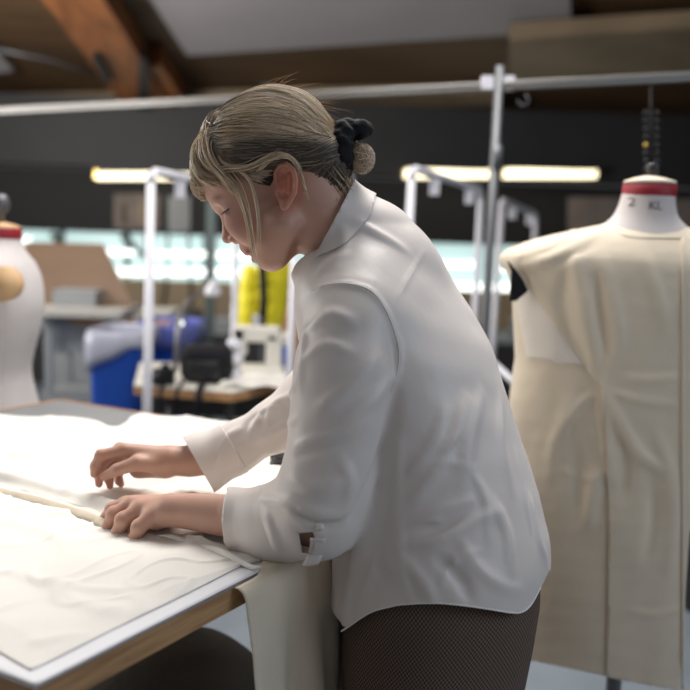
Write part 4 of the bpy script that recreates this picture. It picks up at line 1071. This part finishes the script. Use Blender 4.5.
def f_handF(p):
    d = chain(p, [Q(316, 400, 1.51), Q(260, 436, 1.50), Q(215, 456, 1.50), Q(190, 461, 1.50), Q(172, 461, 1.50)], [.040, .036, .029, .0258, .0235])
    mcs = [(Q(124, 450, 1.49), .0108), (Q(120, 449, 1.507), .0108), (Q(123, 453, 1.522), .0105), (Q(128, 460, 1.535), .0098)]
    for k, (m_, r) in enumerate(mcs):
        d = smin(d, rcone(p, Q(168, 458 + 2 * k, 1.492 + .007 * k), m_, .0165, r), .013)
    d = smin(d, rcone(p, Q(163, 467, 1.50), Q(138, 470, 1.52), .017, .014), .012)
    fing = [([Q(124, 450, 1.49), Q(101, 455, 1.482), Q(95, 466, 1.480), Q(94, 474, 1.480)], [.0098, .0088, .0076, .0062]),
            ([Q(120, 449, 1.507), Q(103, 462, 1.502), Q(99, 476, 1.497), Q(99, 484, 1.495)], [.0098, .0086, .0074, .0060]),
            ([Q(123, 454, 1.522), Q(110, 468, 1.517), Q(109, 480, 1.512), Q(110, 486, 1.510)], [.0095, .0084, .0072, .0058]),
            ([Q(128, 461, 1.535), Q(118, 472, 1.532), Q(119, 481, 1.528), Q(121, 484, 1.526)], [.0088, .0076, .0066, .0056])]
    for pts, rr in fing:
        c = chain(p, pts, rr, k=.004); kn = np.linalg.norm(p - pts[1], axis=1) - rr[1] * 1.05
        d = smin(d, smin(c, kn, .003), .0045)
    c = chain(p, [Q(158, 464, 1.486), Q(137, 463, 1.468), Q(117, 470, 1.466), Q(104, 476, 1.474)], [.0165, .0118, .0096, .0070], k=.005)
    return smin(d, c, .009)
def bounds(pts, e): a = np.array(pts); return a.min(0) - e, a.max(0) + e
lo, hi = bounds([Q(96, 500, 1.38), Q(320, 510, 1.20), Q(110, 545, 1.42), Q(150, 485, 1.33)], .045)
VN, FN = surface(f_handN, lo, hi, .0019)
lo, hi = bounds([Q(88, 440, 1.48), Q(318, 395, 1.51), Q(110, 492, 1.54)], .045)
VF, FF = surface(f_handF, lo, hi, .0019)
def hand_col(V, kn, nails=()):
    c = np.tile(np.array([.56, .335, .255]), (len(V), 1))
    for q in kn:
        w_ = np.exp(-(np.linalg.norm(V - q, axis=1) / .012) ** 2)[:, None] * .55; c = c * (1 - w_) + np.array([.60, .255, .19]) * w_
    return c
colN = hand_col(VN, [Q(117, 533, 1.343), Q(109, 529, 1.368), Q(138, 539, 1.33), Q(121, 521, 1.338), Q(112, 516, 1.362)])
colF = hand_col(VF, [Q(94, 474, 1.48), Q(99, 484, 1.495), Q(110, 486, 1.51), Q(104, 476, 1.474), Q(101, 455, 1.482)])
# ---- rest of the body, under the clothes
hipz = rz[-1]
Hc = np.array([TCX[0], 1.36, 0])
def leg_pts(s):
    o = Hc + Sd * s * .09
    return [o + [0, 0, .82], o + Fd * .0 + [0, 0, .46], o - Fd * .02 + [0, 0, .09]]
def f_body(p):
    d = f_torso(p, .022)
    d = smax(d, (zrow(590, 440, 1.35)) - p[:, 2], .02)
    d = smin(d, f_shoulders(p, -.018), .05)
    d = smin(d, rcone(p, fromH((322, 214, -8)), NK1, .034, .046), .04)
    d = smin(d, chain(p, near_arm[0][:5], [.045, .043, .040, .042, .048], k=.02), .02)
    d = smin(d, chain(p, far_arm[0][:3], [.042, .042, .038], k=.02), .02)
    d = smin(d, ell(p, Hc + [0, 0, .80], (.095, .11, .12)), .04)
    for s in (-1, 1):
        a, b, c = leg_pts(s); d = smin(d, rcone(p, a, b, .078, .052), .03); d = smin(d, rcone(p, b, b * .6 + c * .4 - Fd * .01, .052, .052), .02); d = smin(d, rcone(p, b * .6 + c * .4 - Fd * .01, c, .050, .034), .02)
        d = smin(d, rcone(p, c + [0, 0, -.04], c + Fd * .15 + [0, 0, -.06], .034, .024), .02)
    return d
VB, FB = surface(f_body, (Hc[0] - .45, .98, 0.0), (Hc[0] + .28, 1.78, zrow(200, 330, 1.42)), .009)
V_, F_ = joinm([(fromH(VH), FH[:, ::-1] if False else FH), (VN, FN), (VF, FF), (VB, FB)])
body = link('body', V_, F_, M['skin'], person, cols=np.concatenate([colH, colN, colF, np.tile([.56, .335, .255], (len(VB), 1))]))
# eyelashes and eyebrow
def tubesH(name, lines, r, m, par, n=5):
    parts = [tube(fromH(np.array(l)), np.array(r) * U if np.ndim(r) else r * U, n) for l in lines]
    return link(name, *joinm(parts), m, par)
def surfH(a, b, off=0.0, c0=60.0):
    c = np.linspace(c0, -5, 400); q = np.stack([np.full(400, a), np.full(400, b), c], 1); d = f_headH(q); i = int(np.argmax(d < off))
    return (a, b, c[i])
def lash(a0, b0, a1, b1, n):
    L = []
    for k in range(n):
        u = k / (n - 1); s = surfH(a0 + (a1 - a0) * u, b0 + (b1 - b0) * u + 1.0 * math.sin(math.pi * u))
        L.append([s, (s[0] - 1.6 + .6 * u, s[1] + 1.6, s[2] + 1.4), (s[0] - 3.0 + u, s[1] + 2.4, s[2] + 2.2)])
    return L
tubesH('eyelashes', lash(228.5, 214.5, 237, 212.5, 22), [.32, .24, .10], M['lash'], body)
tubesH('lid_line', [[surfH(227.5 + 10.5 * u, 214.2 - 1.6 * u + 1.2 * math.sin(math.pi * u), .1) for u in np.linspace(0, 1, 9)]], .42, M['lash'], body)
# shoes
for s in (-1, 1):
    c = leg_pts(s)[2]; c = np.array([c[0], c[1], 0])
    def fs(p): return smax(smin(rcone(p, c + [0, 0, .05], c + Fd * .16 + [0, 0, .03], .045, .036), ell(p, c + Fd * .10 + [0, 0, .02], (.09, .07, .035)), .02), -(p[:, 2] - .002), .004)
    blob('shoe', fs, c + [-.32, -.2, -.02], c + [.15, .3, .15], .008, M['blackp'], person)

# ---- hair
def f_hairH(q):
    d = ell(q, (263, 154, 0), (71, 58, 53), RH)
    d = smin(d, ell(q, (322, 165, 0), (24, 30, 30)), 20)
    d = smin(d, ell(q, (282, 137, 0), (42, 32, 44)), 10)
    d = smin(d, rcone(q, (325, 150, 0), (344, 152, 0), 22, 13), 14)
    d = smin(d, rcone(q, (322, 180, 0), (338, 190, 0), 20, 12), 14)
    return d
def f_bangH(q):
    ax_ = np.array([-.33, .94, 0]); ay_ = np.array([.94, .33, 0]); R = np.stack([ay_, ax_, EC])
    d = ell(q, (212.5, 158, 0), (16.5, 42, 38), R)
    return smin(d, ell(q, (228, 128, 0), (20, 20, 36)), 12)
def linef(a):  # hairline on the near side
    return np.interp(a, [216, 228, 240, 252, 266, 278, 288, 298, 308, 312, 322, 336, 352], [140, 163, 176, 184, 190, 192, 178, 172, 180, 199, 205, 208, 206])
VC, FC = surface(lambda q: smin(f_hairH(q) + 1.4, f_bangH(q) + 1.6, 6) + .5 * noise(q, .25, 3), (185, 75, -66), (372, 225, 66), 1.7)
gC = np.where(VC[:, 0] > 236, linef(VC[:, 0]) - VC[:, 1], np.maximum(linef(VC[:, 0]) - VC[:, 1], np.minimum(f_hairH(VC) * -1 + 3, 187 - VC[:, 1] - .15 * (VC[:, 0] - 205) )))
bb_ = -f_bangH(VC) + .0
inb = (f_bangH(VC) + 1.6 < f_hairH(VC) + 1.4 + 2)
gC = np.where(inb & (VC[:, 0] < 242), 188 - VC[:, 1] - .10 * np.abs(VC[:, 2]) * 0, linef(VC[:, 0]) - VC[:, 1])
v, f = clip(VC, FC, gC)
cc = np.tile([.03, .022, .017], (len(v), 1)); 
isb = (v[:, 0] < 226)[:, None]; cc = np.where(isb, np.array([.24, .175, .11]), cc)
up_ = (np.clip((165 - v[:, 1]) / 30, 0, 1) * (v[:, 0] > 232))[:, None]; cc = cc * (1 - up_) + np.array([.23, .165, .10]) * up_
hair = link('hair', fromH(v), f, M['scalp'], person, cols=cc)
rg = np.random.RandomState(11)
def project(f, q, off):
    for _ in range(4):
        d = f(q); e = .5
        g_ = np.stack([f(q + [e, 0, 0]) - d, f(q + [0, e, 0]) - d, f(q + [0, 0, e]) - d], 1); g_ /= np.linalg.norm(g_, axis=1)[:, None] + 1e-9
        q = q - g_ * (d - off)[:, None] * .9
    return q
LB, MB_, DK = np.array([.96, .78, .55]), np.array([.50, .33, .195]), np.array([.045, .032, .026])
def strands(paths, cols, rad, n=3):
    """paths (S,K,3) head space -> one mesh of thin tapered tubes"""
    S, K, _ = paths.shape; W3 = fromH(paths.reshape(-1, 3)).reshape(S, K, 3)
    T = np.gradient(W3, axis=1); T /= np.linalg.norm(T, axis=2, keepdims=True) + 1e-9
    a = np.cross(T, HN + .3 * HR); a /= np.linalg.norm(a, axis=2, keepdims=True) + 1e-9; b = np.cross(T, a)
    tp = np.interp(np.linspace(0, 1, K), [0, .1, .8, 1], [.7, 1, .9, .25])[None, :, None]
    rr = rad[:, None, None] * tp * U
    V = np.stack([W3 + rr * (math.cos(t_) * a + math.sin(t_) * b) for t_ in np.arange(n) * 2 * math.pi / n], 2)
    idx = np.arange(S * K * n).reshape(S, K, n); F = []
    for k in range(n):
        k2 = (k + 1) % n
        F.append(np.stack([idx[:, :-1, k], idx[:, :-1, k2], idx[:, 1:, k2], idx[:, 1:, k]], -1).reshape(-1, 4))
    return V.reshape(-1, 3), np.concatenate(F), np.repeat(cols.reshape(-1, 3), n, axis=0)
def clumpnoise(x): return np.sin(x * 1.7) * .5 + np.sin(x * 4.3 + 1) * .3 + np.sin(x * 9.1 + 2) * .2
# swept-back strands, each follows a great circle from the hairline to the tie
cS = np.array([263., 150., 0.])
def start_dirs(n, pts):
    t_ = rg.rand(n); pl = polyat(np.array(pts, float), t_); pl = pl + rg.randn(n, 3) * 1.5; return pl, t_
S1, t1 = start_dirs(3000, [(228, 112, 4), (222, 124, 18), (224, 140, 32), (232, 155, 44), (244, 166, 50), (262, 172, 53), (276, 178, 54), (290, 170, 54), (306, 176, 52)])
S2, t2 = start_dirs(1500, [(228, 112, 3), (222, 124, -18), (224, 140, -32), (232, 155, -44), (260, 165, -53), (285, 165, -54)])
S3, t3 = start_dirs(900, [(308, 180, 50), (311, 194, 46), (318, 202, 38), (326, 204, 26), (338, 206, 10), (340, 206, -6)])
def sweep(Sp, t_, K=20, kind=0):
    n = len(Sp); E = np.stack([336 + rg.randn(n) * 2, 150 + rg.randn(n) * 6, rg.randn(n) * 6 + np.sign(Sp[:, 2]) * 8], 1)
    out = np.zeros((n, K, 3)); lay = np.abs(rg.randn(n)) * 1.0
    for k in range(K):
        u = k / (K - 1)
        a = Sp - cS; b = E - cS; na_ = a / np.linalg.norm(a, axis=1)[:, None]; nb_ = b / np.linalg.norm(b, axis=1)[:, None]
        om = np.arccos(np.clip((na_ * nb_).sum(1), -1, 1))[:, None] + 1e-6
        dr = (np.sin((1 - u) * om) * na_ + np.sin(u * om) * nb_) / np.sin(om); ln = np.linalg.norm(a, axis=1) * (1 - u) + np.linalg.norm(b, axis=1) * u
        q = cS + dr * ln[:, None]
        if kind == 2: q = Sp + (E - Sp) * u + np.array([0, 3, 0]) * math.sin(math.pi * u)
        out[:, k] = project(f_hairH, q, (.2 + lay * (.4 + .8 * math.sin(math.pi * u)) + 2.0 * clumpnoise(t_ * 40 + u * 1.5)))
    return out
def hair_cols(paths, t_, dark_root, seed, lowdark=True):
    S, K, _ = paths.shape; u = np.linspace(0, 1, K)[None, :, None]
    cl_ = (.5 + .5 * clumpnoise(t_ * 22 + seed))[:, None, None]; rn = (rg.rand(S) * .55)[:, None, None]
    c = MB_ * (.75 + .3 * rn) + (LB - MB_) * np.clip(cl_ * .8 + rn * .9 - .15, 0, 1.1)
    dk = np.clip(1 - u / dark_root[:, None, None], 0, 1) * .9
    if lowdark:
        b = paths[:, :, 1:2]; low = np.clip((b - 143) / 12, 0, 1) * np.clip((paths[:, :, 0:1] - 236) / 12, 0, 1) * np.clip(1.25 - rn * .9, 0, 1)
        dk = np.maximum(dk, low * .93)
    cr_ = np.clip((128 - paths[:, :, 1:2]) / 26, 0, 1) * (.35 + .6 * cl_); c = c * (1 - cr_) + np.array([1., .91, .76]) * cr_  # crown highlight painted into the strand colour, paler toward the top
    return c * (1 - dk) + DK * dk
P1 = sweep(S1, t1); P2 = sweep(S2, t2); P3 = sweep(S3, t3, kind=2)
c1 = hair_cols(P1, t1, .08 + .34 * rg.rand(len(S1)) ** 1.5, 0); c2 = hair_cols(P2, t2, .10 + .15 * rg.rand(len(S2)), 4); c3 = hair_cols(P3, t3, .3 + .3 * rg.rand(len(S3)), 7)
# fringe
nb_ = 1500; tb = rg.rand(nb_); cb = (tb - .5) * 2
rt = np.stack([226 - 4 * (1 - np.abs(cb)) + rg.randn(nb_) * 1.5, 122 + 12 * np.abs(cb) + rg.randn(nb_) * 2.5, cb * 30], 1)
md = np.stack([203 + 9 * np.abs(cb) ** 2 + rg.randn(nb_), 152 + 4 * np.abs(cb) + rg.randn(nb_), cb * 38], 1)
en = np.stack([198 + 34 * np.abs(cb) ** 1.6 + rg.rand(nb_) * 12, 196 - 6 * rg.rand(nb_) + 4 * (1 - np.abs(cb)), cb * 40], 1)
K = 18; PB = np.zeros((nb_, K, 3))
for k in range(K):
    u = k / (K - 1); q = (1 - u) ** 2 * rt + 2 * u * (1 - u) * md + u * u * en
    PB[:, k] = project(f_bangH, q, .2 + 1.2 * rg.rand() * 0 + np.abs(rg.randn(nb_)) * .15 + 1.4 * clumpnoise(tb * 26 + u * .8)) if u < .93 else q * .6 + project(f_bangH, q, 0 * tb) * .4
cB = hair_cols(PB, tb, .05 + .12 * rg.rand(nb_), 2, False)
# side fringe sweeping over the temple toward the ear, plus loose face-framing locks
def locks(guide, n, spread, K=22, col=0):
    gp = smoothpoly(guide, K); o = rg.randn(n, 3) * spread; o2 = rg.randn(n, 3) * spread * .8
    u = np.linspace(0, 1, K)[None, :, None]
    P_ = gp[None] + o[:, None] * (1 - u) + o2[:, None] * u + .4 * np.sin(u * 9 + o[:, :1, None] * 3)
    return P_, rg.rand(n)
LK = [([(222, 122, 14), (212, 146, 32), (214, 166, 42), (226, 178, 46), (243, 178, 50), (262, 177, 54), (280, 170, 56), (292, 167, 56)], 60, 2.6),
      ([(224, 124, 20), (216, 148, 34), (222, 168, 44), (236, 184, 48), (246, 196, 50)], 260, 3.0),
      ([(223, 122, 10), (208, 148, 28), (206, 168, 38), (214, 182, 42), (228, 188, 42)], 320, 3.4),
      ([(228, 128, 24), (225, 150, 38), (234, 170, 48), (250, 178, 52), (262, 189, 54), (268, 206, 54), (270, 226, 50), (269, 248, 44)], 22, 1.1),
      ([(226, 128, 24), (222, 152, 38), (232, 174, 46), (246, 190, 49), (254, 208, 48), (258, 226, 44), (261, 250, 38), (263, 266, 30)], 22, 3.2),
      ([(292, 168, 56), (302, 170, 55), (310, 182, 52), (313, 194, 48), (316, 206, 43)], 16, 1.2),
      ([(268, 182, 53), (282, 171, 55), (294, 167, 57), (305, 172, 55), (311, 184, 51)], 40, 1.2)]
Ls = []; Lc = []
for gd, n, sp in [([(231, 138, 34), (240, 160, 48), (256, 176, 53), (280, 183, 55)], 260, 4.5), ([(230, 150, 42), (240, 166, 49), (254, 180, 52), (272, 190, 52)], 160, 3.5)]:
    p_, t_ = locks(gd, n, sp); p_ = project(f_hairH, p_.reshape(-1, 3), .4).reshape(p_.shape); Ls.append(p_); Lc.append(hair_cols(p_, t_, .9 + 1.2 * rg.rand(n), 3, False))
for gd, n, sp in LK:
    p_, t_ = locks(gd, n, sp); Ls.append(p_); Lc.append(hair_cols(p_, t_, .04 + .08 * rg.rand(n), 3, False))
# stray flyaways
nf = 70; a0 = rg.rand(nf); st_ = polyat(np.array([(214, 118, 0), (235, 98, 5), (262, 88, 10), (290, 88, 5), (318, 104, 5), (336, 128, 5)], float), a0)
FL = np.zeros((nf, 14, 3)); dirv = rg.randn(nf, 3) * 7 + [10, -5, 0]
for k in range(14):
    u = k / 13; FL[:, k] = st_ + [0, 5, 0] + dirv * u + np.array([8, -4, 0]) * u * u * 1.5 - np.array([0, -12, 0]) * u * u
parts = []; cols_ = []
for pth, cc_, r0 in [(P1, c1, .55), (P2, c2, .55), (P3, c3, .5), (PB, cB, .55)] + [(a, b, .42) for a, b in zip(Ls, Lc)] + [(FL, np.broadcast_to(MB_, FL.shape).copy(), .16)]:
    v, f, c = strands(pth, cc_, r0 * (.7 + .6 * rg.rand(len(pth)))); parts.append((v, f)); cols_.append(c)
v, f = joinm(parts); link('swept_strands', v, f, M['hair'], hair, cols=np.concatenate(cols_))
# nape tail wisps + bun
VBn, FBn = surface(lambda q: smin(ell(q, (361, 161, 0), (12, 13.5, 14)), ell(q, (340, 186, 0), (12, 17, 14), RH), 4) + .8 * noise(q, .5, 2), (320, 140, -22), (380, 212, 22), 1.3)
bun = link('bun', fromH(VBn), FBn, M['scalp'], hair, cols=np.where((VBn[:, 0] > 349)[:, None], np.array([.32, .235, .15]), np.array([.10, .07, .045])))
nbn = 420; L3 = []
th = rg.rand(nbn) * 6.28; ph = rg.rand(nbn) * math.pi; K = 16
PBn = np.zeros((nbn, K, 3))
tilt = rg.randn(nbn, 3) * .5 + [0, .2, 1]; tilt /= np.linalg.norm(tilt, axis=1)[:, None]
u0 = np.cross(tilt, [1, 0, 0]); u0 /= np.linalg.norm(u0, axis=1)[:, None]; v0 = np.cross(tilt, u0)
for k in range(K):
    a = th + (.2 + 2.4 * k / (K - 1)); PBn[:, k] = np.array([361.5, 161, 0]) + (u0 * np.cos(a)[:, None] + v0 * np.sin(a)[:, None]) * [12, 14, 14] * (1 + .10 * rg.randn(nbn, 1) * (1 if k == K - 1 else .3)) + tilt * (ph - 1.5)[:, None] * 2
cbn = hair_cols(PBn, rg.rand(nbn), .01 + 0 * th, 1, False)
nw = 260; PW = np.zeros((nw, K, 3)); s0 = np.stack([332 + rg.randn(nw) * 5, 172 + rg.randn(nw) * 6, rg.randn(nw) * 12], 1); e_ = np.stack([348 + rg.randn(nw) * 4, 193 + rg.randn(nw) * 6, rg.randn(nw) * 10], 1)
for k in range(K): u = k / (K - 1); PW[:, k] = s0 * (1 - u) + e_ * u + np.array([4, 4, 0]) * math.sin(math.pi * u)
cw_ = hair_cols(PW, rg.rand(nw), .5 + .3 * rg.rand(nw), 1, False)
v1, f1, k1_ = strands(PBn, cbn, .5 * np.ones(nbn)); v2, f2, k2_ = strands(PW, cw_, .45 * np.ones(nw))
v, f = joinm([(v1, f1), (v2, f2)]); link('bun_strands', v, f, M['hair'], bun, cols=np.concatenate([k1_, k2_]))
# scrunchie
def f_scr(q):
    ang_ = np.arctan2(q[:, 2], q[:, 1] - 150); rr_ = np.hypot(q[:, 1] - 150, q[:, 2]); 
    d = np.hypot(rr_ - 15 - 1.5 * np.sin(ang_ * 3), (q[:, 0] - 344)) - (11.0 + .9 * np.sin(ang_ * 9 + q[:, 0] * .25) + .35 * np.sin(ang_ * 17 - q[:, 0] * .3))
    d = smin(d, ell(q, (359, 133, 2), (13.5, 10, 12)) + .8 * np.sin(q[:, 0] * .45 + 1) * np.cos(q[:, 2] * .4), 4)
    d = smin(d, ell(q, (348, 127, 6), (6, 5, 7)), 3)
    return d * .8
v, f = surface(f_scr, (325, 105, -34), (378, 186, 34), 1.1)
link('scrunchie', fromH(v), f, M['black'], person)
